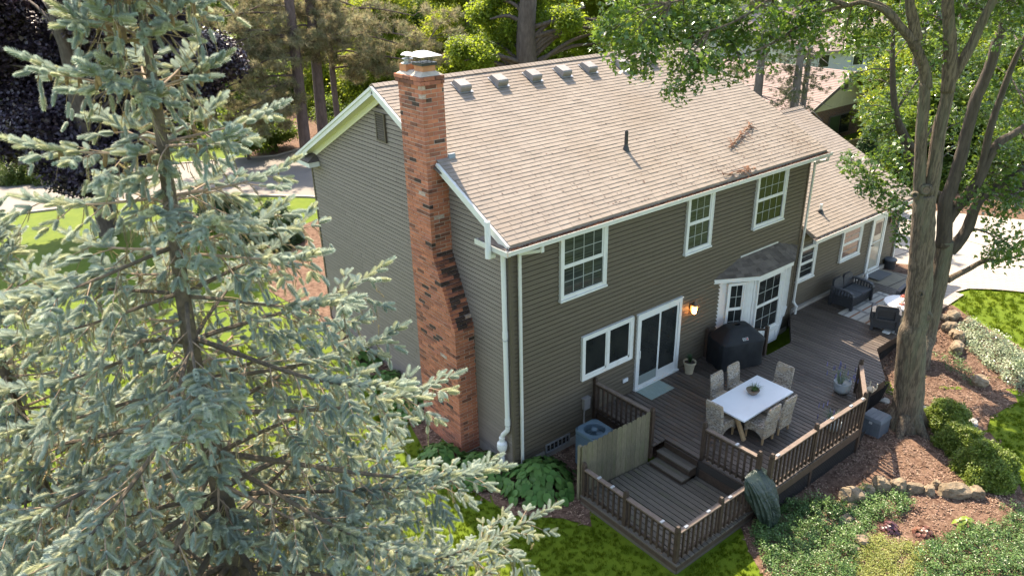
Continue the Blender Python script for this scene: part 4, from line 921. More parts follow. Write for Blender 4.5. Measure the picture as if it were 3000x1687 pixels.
# ================================================================ GROUND, ROADS, BEDS
import bmesh
lawnm = mat('lawn', (0.076, 0.120, 0.006), (0.102, 0.142, 0.008), rough=.85, ns=1.3, bump=.3, bs=38, c3=(0.070, 0.110, 0.006), ns3=5, lo3=.45, hi3=.7, spec=.15, dist=.03)
mulchm = mat('mulch', (0.120, 0.073, 0.050), (0.195, 0.124, 0.088), rough=.95, ns=17, bump=.9, bs=30, c3=(0.070, 0.038, 0.026), ns3=6, spec=.1, dist=.03)
roadm = mat('road_concrete', (0.180, 0.158, 0.134), (0.155, 0.137, 0.117), rough=.9, ns=.8, bump=.1, bs=60, c3=(0.205, 0.180, 0.152), ns3=.25)
drivem = mat('driveway_concrete', (0.32, 0.285, 0.235), (0.265, 0.24, 0.20), rough=.9, ns=1.0, bump=.1, bs=60)
def axis(lo, hi, a, b, fine, n):
    mid = list(np.arange(a, b, fine)); return [a-(a-lo)*((k/n)**2) for k in range(n, 0, -1)]+mid+[b+(hi-b)*((k/n)**2) for k in range(0, n+1)]
xs, ys = axis(-260, 330, -20, 42, 1.0, 12), axis(-120, 420, -18, 48, 1.0, 12)
b = MB(); b.v = [(x, y, float(gz(x, y))) for y in ys for x in xs]; nx = len(xs)
b.f = [(j*nx+i, j*nx+i+1, (j+1)*nx+i+1, (j+1)*nx+i) for j in range(len(ys)-1) for i in range(nx-1)]
b.build('lawn', lawnm, None, True, kind='structure')
def sheet(name, poly, m, dz, kind='structure', step=.6, thick=0, rough=0.0):
    bm = bmesh.new(); vs = [bm.verts.new((float(x), float(y), 0)) for x, y in poly]; bm.faces.new(vs)
    P = np.array(poly, float)
    for ax in (0, 1):
        c = P[:, ax].min()+step
        while c < P[:, ax].max():
            co = (c, 0, 0) if ax == 0 else (0, c, 0); no = (1, 0, 0) if ax == 0 else (0, 1, 0)
            bmesh.ops.bisect_plane(bm, geom=bm.verts[:]+bm.edges[:]+bm.faces[:], plane_co=co, plane_no=no); c += step
    for v in bm.verts: v.co.z = float(gz(v.co.x, v.co.y))+dz+(rnd.uniform(-rough, rough))
    bmesh.ops.triangulate(bm, faces=bm.faces[:]); bmesh.ops.recalc_face_normals(bm, faces=bm.faces[:])
    if bm.faces and sum(f.normal.z for f in bm.faces) < 0: bmesh.ops.reverse_faces(bm, faces=bm.faces[:])
    if thick:
        r = bmesh.ops.extrude_face_region(bm, geom=bm.faces[:])
        for e in r['geom']:
            if isinstance(e, bmesh.types.BMVert): e.co.z += 0
        for v in bm.verts:
            if v not in r['geom']: v.co.z -= thick
    me = bpy.data.meshes.new(name); bm.to_mesh(me); bm.free(); me.materials.append(m)
    return link(name, me, None, None, None, kind)
def wp(*px): return [tuple(PG(u, v)[:2]) for u, v in px]
def inside(pts, poly):
    x, y = pts[:, 0], pts[:, 1]; r = np.zeros(len(pts), bool); n = len(poly)
    for i in range(n):
        (xa, ya), (xb, yb) = poly[i], poly[(i+1) % n]
        c = ((ya > y) != (yb > y)); 
        with np.errstate(divide='ignore', invalid='ignore'): r ^= c & (x < (xb-xa)*(y-ya)/(yb-ya if yb != ya else 1e-9)+xa)
    return r
def fill(poly, dens):
    P = np.array(poly); lo, hi = P.min(0), P.max(0); n = int(np.prod(hi-lo)*dens); q = rng.uniform(lo, hi, (n, 2)); q = q[inside(q, poly)]
    return np.column_stack([q, gz(q[:, 0], q[:, 1])])
bed_poly = [(2.6, -4.4)]+wp((1865, 1330), (1885, 1390), (1920, 1449), (1980, 1620), (2760, 1620), (2690, 1420), (2600, 1290), (2550, 1190), (2510, 1115), (2484, 1080), (2490, 1052), (2545, 1018), (2650, 985), (2660, 935), (2576, 880), (2500, 835), (2440, 800), (2398, 768))+[(15.9, -2.9), (11.0, -2.9), (8, -1), (3.2, -1)]
sheet('mulch_bed', bed_poly, mulchm, .012, rough=.012, step=.4)
bed2 = [(2.6, -.02), (2.6, -1.95), (.55, -2.0), (.15, -2.5), (-.15, -1.9), (-.95, -1.1), (-1.2, .4), (-1.25, 2), (-.85, 3.6), (-.45, 10.2), (-.02, 10.2), (-.02, -.02)]
sheet('mulch_bed', bed2, mulchm, .010, rough=.012, step=.4)
sheet('mulch_bed', [(-.5, 10.2), (-.8, 13), (.4, 16.2), (2.2, 18.6), (4.6, 19.5), (6, 17), (6, 9.8), (0, 9.8)], mulchm, .010, step=.8)
litterbed = [(24.9, 2.5), (26.3, -.4), (29, -5.5), (31, -11), (60, -14), (60, 2), (45, 9), (27, 7)]
sheet('leaf_litter_bed', litterbed, mulchm, .010, step=1.2)
road_poly = [(-60, 30), (-26, 31), (-7.1, 29.8), (-1.7, 28.2), (2.2, 25.8), (5.2, 22.65), (8.0, 18), (8.6, 9.8), (13.0, 9.8), (13.4, 18), (18, 27), (40, 44), (60, 60), (52, 66), (24, 44), (14, 34), (7.2, 31.8), (0, 35.0), (-6.2, 37.7), (-26, 40), (-60, 40)]
sheet('road', road_poly, roadm, .03, step=2.0)
b = MB()
for p, q in zip(road_poly[:7], road_poly[1:7]): b.beam((*p, .545), (*q, .545), .16, .10)
for p, q in zip(road_poly[12:-1], road_poly[13:]): b.beam((*p, .545), (*q, .545), .16, .10)
b.build('kerb', conc, None, kind='structure')
PADZ = .075
padm = mat('tan_concrete', (0.27, 0.225, 0.165), (0.22, 0.185, 0.135), rough=.9, ns=2, bump=.1, bs=60)
sheet('concrete_pad', [(15.67, -.12), (17.0, -.12), (17.15, -.95), (18.5, -1.25), (17.9, -2.15), (15.67, -2.02)], padm, PADZ, step=1)
dj = MB()
for p, q in (((17.05, -.5), (16.75, -2.05)), ((15.7, -1.05), (17.3, -1.15))): dj.beam((*p, .587), (*q, .587), .02, .004)
dj.build('expansion_joint', darkm, None, kind='structure')
seamA, seamB = PG(2387, 673), PG(2456, 637); sd_ = (seamB-seamA)[:2]; sd_ = sd_/np.linalg.norm(sd_); S1 = seamB[:2]+sd_*9; S0 = seamA[:2]-sd_*1.2
drive_poly = [(17.9, -.25), (17.9, 7), (24.0, 7), (24.8, 2.4), (26.2, -.4), (28.8, -5.5), tuple(S1), tuple(S0)]
sheet('driveway', drive_poly, drivem, .035, step=1.5)
b = MB()
for p, q in (((18, 2.6), (25, 2.3)), ((19.2, -1.8), (20.6, 6.8)), ((22.2, -2.6), (22.9, 6.8)), ((18.0, .3), (26, -.9))): b.beam((*p, .5475), (*q, .5475), .03, .005)
b.beam((*S0, .55), (*S1, .55), .04, .006); b.build('expansion_joint', darkm, None, kind='structure')
pm = bpy.data.materials.new('paver_stone'); pm.use_nodes = True; n = pm.node_tree.nodes; L = pm.node_tree.links; bs_ = n['Principled BSDF']; bs_.inputs['Roughness'].default_value = .9
ge = n.new('ShaderNodeNewGeometry'); mp = n.new('ShaderNodeMapping'); mp.inputs['Rotation'].default_value = (0, 0, .5); bt = n.new('ShaderNodeTexBrick'); L.new(ge.outputs['Position'], mp.inputs[0]); L.new(mp.outputs[0], bt.inputs[0])
bt.inputs['Color1'].default_value = (.35, .30, .245, 1); bt.inputs['Color2'].default_value = (.285, .245, .205, 1); bt.inputs['Mortar'].default_value = (.20, .17, .14, 1); bt.inputs['Scale'].default_value = 1.0; bt.inputs['Brick Width'].default_value = .30; bt.inputs['Row Height'].default_value = .20; bt.inputs['Mortar Size'].default_value = .012
L.new(bt.outputs[0], bs_.inputs['Base Color']); bp = n.new('ShaderNodeBump'); bp.inputs['Strength'].default_value = .6; bp.inputs['Distance'].default_value = .01; bp.invert = True; L.new(bt.outputs['Fac'], bp.inputs['Height']); L.new(bp.outputs[0], bs_.inputs['Normal'])
lawn_edge = wp((2402, 738), (2436, 729), (2500, 731), (2576, 738), (2700, 760))
sheet('paver_drive', [(15.67, -2.03), (15.67, -3.0), (16.97, -2.99)]+lawn_edge+[tuple(S1), tuple(S0), (17.9, -2.16)], pm, .055, step=1.5)
sheet('mulch_bed', [(17.0, -.06), (17.9, -.06), (18.7, -1.2), (17.2, -.9)], mulchm, .045, step=.5)
street = [tuple(PZ(u, v, .51)[:2]) for u, v in ((2060, 118), (2560, 118), (2560, 68), (2060, 68))]
sheet('street', street, roadm, .03, step=20)
# ---- grass tufts, wood chips
grassm = leafm('grass_blade', (0.086, 0.136, 0.006), (0.114, 0.160, 0.009), tr=.40, var=.18, hue=.012, spec=.1)
b = MB()
for _ in range(26):
    a = rnd.uniform(0, 6.283); r = rnd.uniform(0, .075); h = rnd.uniform(.03, .06); t = rnd.uniform(0, 6.283); x, y = r*math.cos(a), r*math.sin(a); l = rnd.uniform(.01, .04); w_ = .0045
    b.add([(x-w_*math.sin(t), y+w_*math.cos(t), 0), (x+w_*math.sin(t), y-w_*math.cos(t), 0), (x+l*math.cos(t), y+l*math.sin(t), h)], [(0, 1, 2)])
proto('grass_tuft', b, grassm)
def grass(poly, dens, avoid=(), s=1.0):
    p = fill(poly, dens)
    for q in avoid: p = p[~inside(p, q)]
    n = len(p); scatter('grass', p, np.column_stack([rng.uniform(-.25, .25, n), rng.uniform(-.25, .25, n), rng.uniform(0, 6.28, n)]), rng.uniform(.7, 1.25, n)*s, 'grass_tuft')
deckfoot = [(.4, -1.7), (.4, -4.66), (3.0, -4.66), (3.2, -1.7)]
grass([(-5.5, -9.5), (3.6, -9.5), (3.2, -4.4), (.3, -1.5), (-.6, -.5), (-1.0, 1.5), (-5.5, 1.5)], 120, (bed_poly, bed2, deckfoot))
grass([(-9, 1.5), (-1.15, 1.5), (-1.1, 9.8), (-9, 9.8)], 42, (bed2,), 1.3)
lawnR = wp((2484, 1080), (2490, 1052), (2545, 1018), (2650, 985), (2750, 1100), (2800, 1400), (2690, 1420), (2600, 1290), (2550, 1190), (2510, 1115))
grass(lawnR, 70, (), 1.1)
lawnT = lawn_edge+wp((2720, 940), (2660, 935), (2576, 880), (2500, 835), (2440, 800), (2402, 766))
grass(lawnT, 40, (), 1.5)
chipm = mat('wood_chip', (0.180, 0.112, 0.078), (0.300, 0.205, 0.150), rough=.95, ns=5, var=.5, hue=.012, spec=.1)
b = MB()
for _ in range(16):
    x, y = rnd.uniform(-.12, .12), rnd.uniform(-.12, .12); a = rnd.uniform(0, 6.283); l = rnd.uniform(.02, .055); b.beam((x, y, rnd.uniform(.004, .014)), (x+l*math.cos(a), y+l*math.sin(a), rnd.uniform(.004, .03)), rnd.uniform(.008, .02), .006)
proto('chip_patch', b, chipm)
def chips(poly, dens, avoid=(), s=1.0):
    p = fill(poly, dens)
    for q in avoid: p = p[~inside(p, q)]
    n = len(p); p[:, 2] += .014; scatter('wood_chips', p, np.column_stack([rng.uniform(-.12, .12, n), rng.uniform(-.12, .12, n), rng.uniform(0, 6.28, n)]), rng.uniform(.7, 1.3, n)*s, 'chip_patch')
chips(bed_poly, 34, (upper,)); chips(bed2, 30); chips(litterbed, 3, (), 2.2)

# ================================================================ GARDEN STONES AND PLANTS
stonem = mat('boulder', (0.165, 0.122, 0.076), (0.25, 0.19, 0.125), rough=.92, ns=5, bump=1.0, bs=11, c3=(0.12, 0.09, 0.055), ns3=3, lo3=.45, hi3=.7, dist=.04)
palest = mat('pale_stone', (0.42, 0.38, 0.32), (0.34, 0.31, 0.26), rough=.92, ns=5, bump=.4, bs=30)
from mathutils import noise as mnoise
def stone(u, v, sx, sy, sz, label, rz=0, m=stonem, group='boulders edging the mulch bed', name='boulder'):
    p = PG(u, v); bm = bmesh.new(); bmesh.ops.create_icosphere(bm, subdivisions=3, radius=1); o = Vector((rnd.uniform(0, 50), rnd.uniform(0, 50), rnd.uniform(0, 50)))
    for q in bm.verts:
        c = q.co.normalized(); f = 1+.30*mnoise.noise(c*1.3+o)+.20*mnoise.noise(c*2.9+o)+.09*mnoise.noise(c*7+o); c = Vector((math.copysign(abs(c.x)**.8, c.x), math.copysign(abs(c.y)**.8, c.y), math.copysign(abs(c.z)**.75, c.z)))
        q.co = Vector((c.x*sx*f*.80, c.y*sy*f*.84, c.z*sz*f*.95))
    me = bpy.data.meshes.new(name); bm.to_mesh(me); bm.free(); me.materials.append(m)
    o = link(name, me, None, None, (p[0], p[1], p[2]+sz*.45), None, (0, 0, rz)); tag(o, label, 'stone', group); return o
cS = lambda x, y: ((2400+x/2.11)/K, (1000+y/2.11)/K)
for (x, y, sx, sy, sz, lb) in ((205, 985, .34, .26, .24, 'big rounded mossy boulder at the deck end of the stone row'), (298, 945, .18, .16, .18, 'upright tan boulder just right of the big mossy end boulder'), (372, 920, .23, .20, .26, 'tall brown boulder with a shaded hollow in the stone row'),
                                (432, 895, .12, .12, .13, 'small tan stone wedged between two taller boulders of the row'), (485, 925, .20, .18, .24, 'tall pale boulder left of the long low stone'), (580, 925, .27, .15, .16, 'long low dark boulder in the middle of the stone row'),
                                (672, 938, .16, .15, .15, 'rounded tan boulder below the small perched stone'), (722, 900, .13, .12, .13, 'small stone perched behind the rounded tan boulder'), (828, 948, .42, .22, .21, 'longest flat brown boulder near the right end of the row'), (968, 958, .21, .18, .17, 'pale single boulder at the lawn end of the stone row'),
                                (208, 1035, .15, .12, .10, 'grey stone poking out of the leaves below the big boulder'), (165, 1108, .24, .14, .09, 'flat tan stone sunk in the ground cover'), (255, 1245, .20, .16, .12, 'tan stone in the ground cover above the sunlit weeds'), (205, 1290, .17, .13, .10, 'pinkish flat stone lowest in the ground cover')): stone(*cS(x, y), sx, sy, sz, lb, rnd.uniform(-.4, .4)-.6)
cD = lambda x, y: ((2550+x/4.83)/K, (700+y/4.83)/K)
for (x, y, sx, sy, sz, lb) in ((1160, 1120, .32, .22, .18, 'long mossy boulder under the deck end by the sunny lawn'), (1045, 1150, .16, .14, .14, 'small boulder against the trunk below the deck end'), (1110, 1290, .30, .20, .20, 'dark boulder in the middle of the right hand stone border'), (1165, 1370, .20, .15, .14, 'tan boulder just below the dark one in the right hand border'), (1240, 1430, .26, .20, .22, 'tan boulder beside the white leaved ground cover'), (1380, 1200, .20, .14, .10, 'flat brown stone at the edge of the white leaved ground cover')): stone(*cD(x, y), sx, sy, sz, lb, rnd.uniform(-.5, .5))
stone(*cS(845, 60), .34, .22, .20, 'large brown boulder at the top of the white leaved patch', .2); stone(*cS(985, 260), .3, .25, .16, 'half buried brown stone in the shade of the second trunk', .4)
for (x, y, lb) in ((405, 372, 'pale flat stepping stone between the deck post and the trunk'), (622, 408, 'small pale flat stone beside the round shrubs'), (948, 505, 'pale squared flat stone right of the middle round shrub')): stone(*cS(x, y), .22 if x > 700 else .17, .15, .05, lb, rnd.uniform(-1, 1), palest, 'flat pale stones in the mulch', 'flat_stone')
# ---- leaf protos
def leaf_cluster(n, R0, L, W, hang=.3, twigs=True, star=False):
    b = MB()
    for _ in range(n):
        d = Vector((rnd.gauss(0, 1), rnd.gauss(0, 1), rnd.gauss(0, .6))); d.normalize(); p = d*R0*rnd.random()**.5
        a = rnd.uniform(0, 6.283); t = Vector((math.cos(a), math.sin(a), rnd.uniform(-.7, .35)-hang*.5)).normalized(); s = t.cross(Vector((0, 0, 1))).normalized(); nn = s.cross(t)
        s = (s+nn*rnd.uniform(-.6, .6)).normalized(); l, ww = L*rnd.uniform(.7, 1.2), W*rnd.uniform(.7, 1.2); dr = Vector((0, 0, -.12*l))
        if star:
            pts = [p, p+t*l*.12+s*ww*.42, p+t*l*.42+s*ww*.60+dr*.5, p+t*l*.48+s*ww*.25, p+t*l+dr, p+t*l*.48-s*ww*.25, p+t*l*.42-s*ww*.60+dr*.5, p+t*l*.12-s*ww*.42]
            b.add(pts, [(0, 1, 2, 3), (0, 3, 4, 5), (0, 5, 6, 7)])
        else: b.add([p, p+t*l*.45+s*ww*.5, p+t*l+dr, p+t*l*.45-s*ww*.5], [(0, 1, 2, 3)])
    return b
def upright(n, tilt=.35): return np.column_stack([rng.normal(0, tilt, n), rng.normal(0, tilt, n), rng.uniform(0, 6.283, n)])
boxleaf = leafm('boxwood_leaf', (0.140, 0.200, 0.030), (0.195, 0.255, 0.045), tr=.4); proto('boxwood_spray', leaf_cluster(26, .085, .045, .026, .0), boxleaf)
bark_d = mat('dark_bark', (0.060, 0.045, 0.034), (0.10, 0.078, 0.060), rough=.95, ns=9, bump=.9, bs=22, stretch=(1, 1, .3), dist=.04)
def shrub(u, v, rx, ry, rz, n, pr, label, name='shrub', group=None, cat='shrub'):
    p = PG(u, v); t = thing(name, label, cat, p, group); d = rng.normal(size=(n, 3)); d /= np.linalg.norm(d, axis=1)[:, None]; d[:, 2] = np.abs(d[:, 2])*1.0-.18
    bump = 1+.13*np.sin(5*d[:, 0]+3*d[:, 1]+u)+.10*np.sin(7*d[:, 1]-4*d[:, 2]+v); r = (rng.random(n)**.22)*bump
    pts = p+d*r[:, None]*np.array([rx, ry, rz])+np.array([0, 0, .12]); scatter('foliage', pts, upright(n, .6), rng.uniform(.7, 1.3, n), pr, t)
    b = MB()
    for k in range(7): a = rnd.uniform(0, 6.283); b.tube([p, p+np.array([.3*rx*math.cos(a), .3*ry*math.sin(a), rz*.4]), p+np.array([.7*rx*math.cos(a), .7*ry*math.sin(a), rz*.75])], [.02, .013, .006], 5)
    b.build('stem', bark_d, t); return t
shrub(2376, 1070, .54, .52, .70, 1500, 'boxwood_spray', 'clipped round boxwood shrub nearest the tree trunk, highest of the three', group='round boxwood shrubs')
shrub(2408, 1126, .50, .48, .58, 1300, 'boxwood_spray', 'clipped round boxwood shrub in the middle of the three', group='round boxwood shrubs')
shrub(2476, 1196, .66, .62, .80, 1900, 'boxwood_spray', 'largest clipped round boxwood shrub, nearest the shaded lawn', group='round boxwood shrubs')
# ---- ground cover
gcm = leafm('periwinkle_leaf', (0.056, 0.118, 0.026), (0.115, 0.195, 0.055), tr=.25, rough=.36, var=.45, spec=.4); proto('cover_sprig', leaf_cluster(22, .11, .052, .026, -.3), gcm)
gcw = leafm('variegated_leaf', (0.20, 0.26, 0.13), (0.34, 0.38, 0.24), tr=.25, rough=.3, var=.35, spec=.5); proto('variegated_sprig', leaf_cluster(18, .12, .060, .034, -.3), gcw)
weedm = leafm('weed_leaf', (0.19, 0.225, 0.045), (0.26, 0.275, 0.07), tr=.3, var=.3); proto('weed_sprig', leaf_cluster(20, .10, .05, .018, -.5), weedm)
def cover(px, dens, pr, name, h=.16, avoid=()):
    p = fill(wp(*px), dens)
    for q in avoid: p = p[~inside(p, q)]
    n = len(p); und = .5+.5*np.sin(p[:, 0]*3.1)*np.cos(p[:, 1]*2.7+1); p[:, 2] += rng.random(n)**1.3*h*(.5+und)+.02; return scatter(name, p, upright(n, .35), rng.uniform(.7, 1.25, n), pr)
cover([(1885, 1345), (1930, 1300), (1990, 1268), (2055, 1262), (2110, 1268), (2180, 1275), (2215, 1300), (2205, 1345), (2150, 1375), (2150, 1449), (2160, 1560), (1960, 1560), (1930, 1430)], 190, 'cover_sprig', 'ground_cover')
cover([(2120, 1245), (2170, 1228), (2270, 1245), (2300, 1280), (2260, 1310), (2180, 1300)], 150, 'cover_sprig', 'ground_cover')
cover([(2310, 1390), (2380, 1345), (2460, 1330), (2540, 1300), (2640, 1380), (2760, 1600), (2380, 1600), (2300, 1460)], 170, 'cover_sprig', 'ground_cover')
cover([(2505, 1270), (2560, 1280), (2640, 1350), (2540, 1310)], 90, 'cover_sprig', 'ground_cover')
cover([(2150, 1375), (2210, 1345), (2290, 1370), (2330, 1390), (2310, 1460), (2390, 1600), (2150, 1600)], 300, 'weed_sprig', 'weeds', .08)
cover([(2395, 835), (2440, 808), (2500, 845), (2576, 890), (2660, 950), (2650, 985), (2560, 985), (2490, 930), (2430, 880)], 120, 'variegated_sprig', 'variegated_ground_cover')
cover([(2345, 895), (2400, 880), (2440, 940), (2500, 1000), (2440, 980)], 30, 'cover_sprig', 'ground_cover', .1)
# ---- hostas: every leaf a part
hostam = leafm('hosta_leaf', (0.062, 0.140, 0.030), (0.088, 0.175, 0.042), tr=.25, rough=.48, var=.28, hue=.01, spec=.22)
limem = leafm('lime_leaf', (0.16, 0.23, 0.03), (0.20, 0.27, 0.04), tr=.3, rough=.4); purpm = leafm('purple_leaf', (0.085, 0.035, 0.045), (0.13, 0.055, 0.06), tr=.2, rough=.35, var=.4); bronzem = leafm('bronze_leaf', (0.13, 0.055, 0.04), (0.17, 0.075, 0.05), tr=.2, rough=.4, var=.4)
def hleaf(m, W=.62, name='leaf'):
    b = MB(); n = 6; vs = []
    for i in range(n+1):
        t = i/n; w_ = W*.5*(math.sin(math.pi*min(1, t*.86+.14))**.75)*(1-.55*t**3) if t < 1 else 0; z = .10*math.sin(t*2.2)-.26*t*t
        if i == 0: w_ = W*.22
        vs += [(-w_, t, z+.04*w_), (0, t+(-.03 if i == 0 else 0), z-.02), (w_, t, z+.04*w_)]
    fs = []
    for i in range(n): o = 3*i; fs += [(o, o+1, o+4, o+3), (o+1, o+2, o+5, o+4)]
    b.add(vs, fs); return b.mesh(name, m, True)
HL = [hleaf(hostam, w_) for w_ in (.78, .86, .70)]; LL = [hleaf(limem, .55)]; PL = [hleaf(purpm, .9)]; ZL2 = [hleaf(bronzem, .9)]
def rosette(c, Rr, H, n, meshes, L, label, name='hosta', group=None, cat='plant', avoid=None):
    t = thing(name, label, cat, c, group); st = MB(); k = 0; tries = 0
    while k < n and tries < n*4:
        tries += 1
        f = ((k+.5)/n)**.6; a = k*2.39996+rnd.uniform(-.3, .3); r = Rr*f*rnd.uniform(.85, 1.08); x, y = c[0]+r*math.cos(a), c[1]+r*math.sin(a); z = c[2]+H*(1-.75*f**1.6)*rnd.uniform(.85, 1.1)
        k += 1
        if avoid and avoid(x, y): continue
        tilt = -.15-.75*f+rnd.uniform(-.2, .2); l = L*rnd.uniform(.75, 1.2)
        link('leaf', rnd.choice(meshes), t, None, (x-.3*l*math.cos(a), y-.3*l*math.sin(a), z), None, Euler((tilt, rnd.uniform(-.25, .25), a-math.pi/2+rnd.uniform(-.35, .35)), 'XYZ'), (l, l, l))
        if k % 3 == 0: st.tube([c, (c[0]+(x-c[0])*.5, c[1]+(y-c[1])*.5, c[2]+(z-c[2])*.75), (x-.3*l*math.cos(a), y-.3*l*math.sin(a), z)], [.008, .006, .004], 4, cap=False)
    if st.v: st.build('stalk', hostam, t)
    return t
inh = lambda x, y: (x > -.06 and y > -.06) or (x > -.62 and 1.38 < y < 3.18)
gh = 'hostas along the foot of the house'
rosette((.20, -.62, -.13), .98, .55, 260, HL, .235, 'largest hosta clump with broad green leaves at the downspout corner', group=gh, avoid=inh)
rosette((-.66, .55, -.10), .78, .50, 150, HL, .22, 'hosta clump below the chimney, beside the white vent pipe', group=gh, avoid=inh)
rosette((-1.15, 1.5, -.08), .72, .46, 120, HL, .22, 'hosta clump in front of the brick chimney foot', group=gh, avoid=inh)
rosette((-.45, 3.9, .05), .72, .46, 90, HL, .22, 'hosta clump just beyond the chimney along the side wall', group=gh, avoid=inh)
rosette((-.50, 5.2, .12), .72, .46, 80, HL, .22, 'hosta clump midway along the side wall', group=gh, avoid=inh)
rosette((-.52, 6.7, .25), .72, .46, 80, HL, .22, 'hosta clump farthest along the side wall, behind the spruce', group=gh, avoid=inh)
rosette(PG(2425, 1325), .24, .28, 22, LL, .17, 'small lime green hosta alone in the sunny mulch', 'hosta')
rosette(PG(2238, 1335), .22, .24, 46, PL, .09, 'dark purple coral bells at the edge of the ground cover', 'coral_bells')
rosette(PG(2326, 1345), .27, .20, 46, ZL2, .10, 'bronze red coral bells in the mulch, right of the purple one', 'coral_bells')
p = PG((1200+1830/4.14)/K, (1150+1085/4.14)/K); tag(MB().lathe([(.001, -.05), (.035, -.035), (.05, 0), (.035, .035), (.001, .05)], 14, (p[0], p[1], p[2]+.05)).build('ball', blackm, None, True), 'small black ball lying in the mulch near the big hosta', 'ball')
for (a, c, e, lb) in (((1730, 1060), (1850, 1010), (1945, 955), 'longer bare stick lying in the mulch, nearer the house'), ((1720, 1062), (1880, 1000), (1985, 985), 'bare stick lying across the mulch below the longer one')):
    q = [PG((1200+x/4.14)/K, (1150+y/4.14)/K)+np.array([0, 0, .03]) for x, y in (a, c, e)]; tag(MB().tube(q, [.008, .007, .004], 6).build('stick', twigm), lb, 'stick')
# ================================================================ TREES
bark = mat('maple_bark', (0.150, 0.112, 0.074), (0.066, 0.048, 0.032), rough=.95, ns=12, bump=1.0, bs=14, stretch=(1.9, 1.9, .25), lo=.44, hi=.56, c3=(0.12, 0.12, 0.075), ns3=1.2, lo3=.5, hi3=.75, dist=.05)
bark_g = mat('grey_bark', (0.17, 0.15, 0.13), (0.11, 0.095, 0.08), rough=.95, ns=8, bump=.8, bs=18, stretch=(1, 1, .3), dist=.04)
bark_k = mat('blackish_bark', (0.050, 0.038, 0.028), (0.085, 0.066, 0.048), rough=.95, ns=9, bump=.9, bs=20, stretch=(1.5, 1.5, .3), dist=.04)
bark_p = mat('pine_bark', (0.135, 0.095, 0.085), (0.085, 0.06, 0.052), rough=.95, ns=7, bump=.9, bs=14, stretch=(1, 1, .35), dist=.05)
bark_s = mat('spruce_bark', (0.130, 0.098, 0.062), (0.075, 0.058, 0.040), rough=.95, ns=14, bump=.8, bs=40, dist=.02)
twigc = mat('spruce_twig', (0.30, 0.215, 0.140), (0.210, 0.150, 0.100), rough=.9, ns=14, var=.2)
mapleL = leafm('maple_leaf', (0.064, 0.128, 0.026), (0.105, 0.178, 0.040), tr=.48, rough=.24, var=.40, hue=.02, spec=.75, tcol=(.15, .235, .03))
sunnyL = leafm('sunny_leaf', (0.130, 0.170, 0.018), (0.175, 0.215, 0.026), tr=.6, rough=.5, var=.3, hue=.015, spec=.2, tcol=(.33, .39, .035))
deepL = leafm('deep_leaf', (0.070, 0.120, 0.026), (0.105, 0.160, 0.034), tr=.52, rough=.5, var=.35, hue=.018, spec=.2, tcol=(.19, .27, .03))
purpleL = leafm('purple_maple_leaf', (0.030, 0.021, 0.030), (0.048, 0.032, 0.042), tr=.15, rough=.42, var=.45, hue=.02, spec=.45)
pineL = leafm('pine_needle', (0.330, 0.270, 0.150), (0.210, 0.225, 0.115), tr=.45, rough=.6, var=.35, hue=.02, spec=.2)
spruceG = leafm('dull_spruce_needle', (0.125, 0.135, 0.060), (0.09, 0.11, 0.05), tr=.15, rough=.6, var=.3, spec=.2)
blueL = leafm('blue_spruce_needle', (0.335, 0.402, 0.325), (0.425, 0.480, 0.395), tr=.36, rough=.5, var=.22, hue=.012, spec=.3)
oldL = leafm('old_spruce_needle', (0.360, 0.290, 0.130), (0.270, 0.245, 0.120), tr=.3, rough=.6, var=.4, hue=.015, spec=.2)
freshL = leafm('fresh_spruce_needle', (0.43, 0.45, 0.27), (0.50, 0.52, 0.35), tr=.38, rough=.5, var=.25, hue=.012, spec=.25)
proto('maple_spray', leaf_cluster(15, .26, .115, .115, .5, star=True), mapleL)
proto('sunny_spray', leaf_cluster(34, .55, .15, .10, .4), sunnyL)
proto('mid_spray', leaf_cluster(30, .5, .14, .10, .4), leafm('mid_leaf', (0.095, 0.150, 0.022), (0.135, 0.190, 0.030), tr=.55, rough=.5, var=.35, hue=.018, spec=.2, tcol=(.30, .38, .03)))
proto('deep_spray', leaf_cluster(34, .55, .15, .11, .4), deepL)
proto('purple_spray', leaf_cluster(36, .55, .16, .14, .4), purpleL)
def needle_tuft(n, L, W, up=.2):
    b = MB()
    for _ in range(n):
        d = Vector((rnd.gauss(0, 1), rnd.gauss(0, 1), rnd.gauss(up, .7))).normalized(); s = d.orthogonal().normalized()*W; p = d*.02; q = d*L*rnd.uniform(.7, 1.1)
        b.add([p-s, p+s, q], [(0, 1, 2)])
    return b
proto('pine_tuft', needle_tuft(46, .30, .010), pineL)
def shoot(n, L, r, nl, fwd, body=.011):
    """one needle covered shoot along +Z"""
    b = MB(); b.tube([(0, 0, 0), (0, 0, L*.92)], [body, body*.6], 5, cap=False)
    for k in range(n):
        t = (k+.5)/n; a = k*2.39996; z = L*t*.96; c = Vector((math.cos(a), math.sin(a), 0)); rr = r*(1-.45*max(0, t-.55)/.45); d = (c*1.0+Vector((0, 0, fwd+1.6*max(0, t-.75)*4))).normalized(); s = Vector((-c.y, c.x, 0))*.0042
        p = c*body*.7+Vector((0, 0, z)); q = p+d*nl*rnd.uniform(.85, 1.1)*(rr/r); b.add([p-s, p+s, q], [(0, 1, 2)])
    return b
proto('blue_shoot', shoot(120, .125, .028, .032, .9), blueL)
proto('old_shoot', shoot(34, .12, .012, .015, .5, .0035), oldL)
proto('fresh_shoot', shoot(110, .125, .027, .031, .9), freshL)

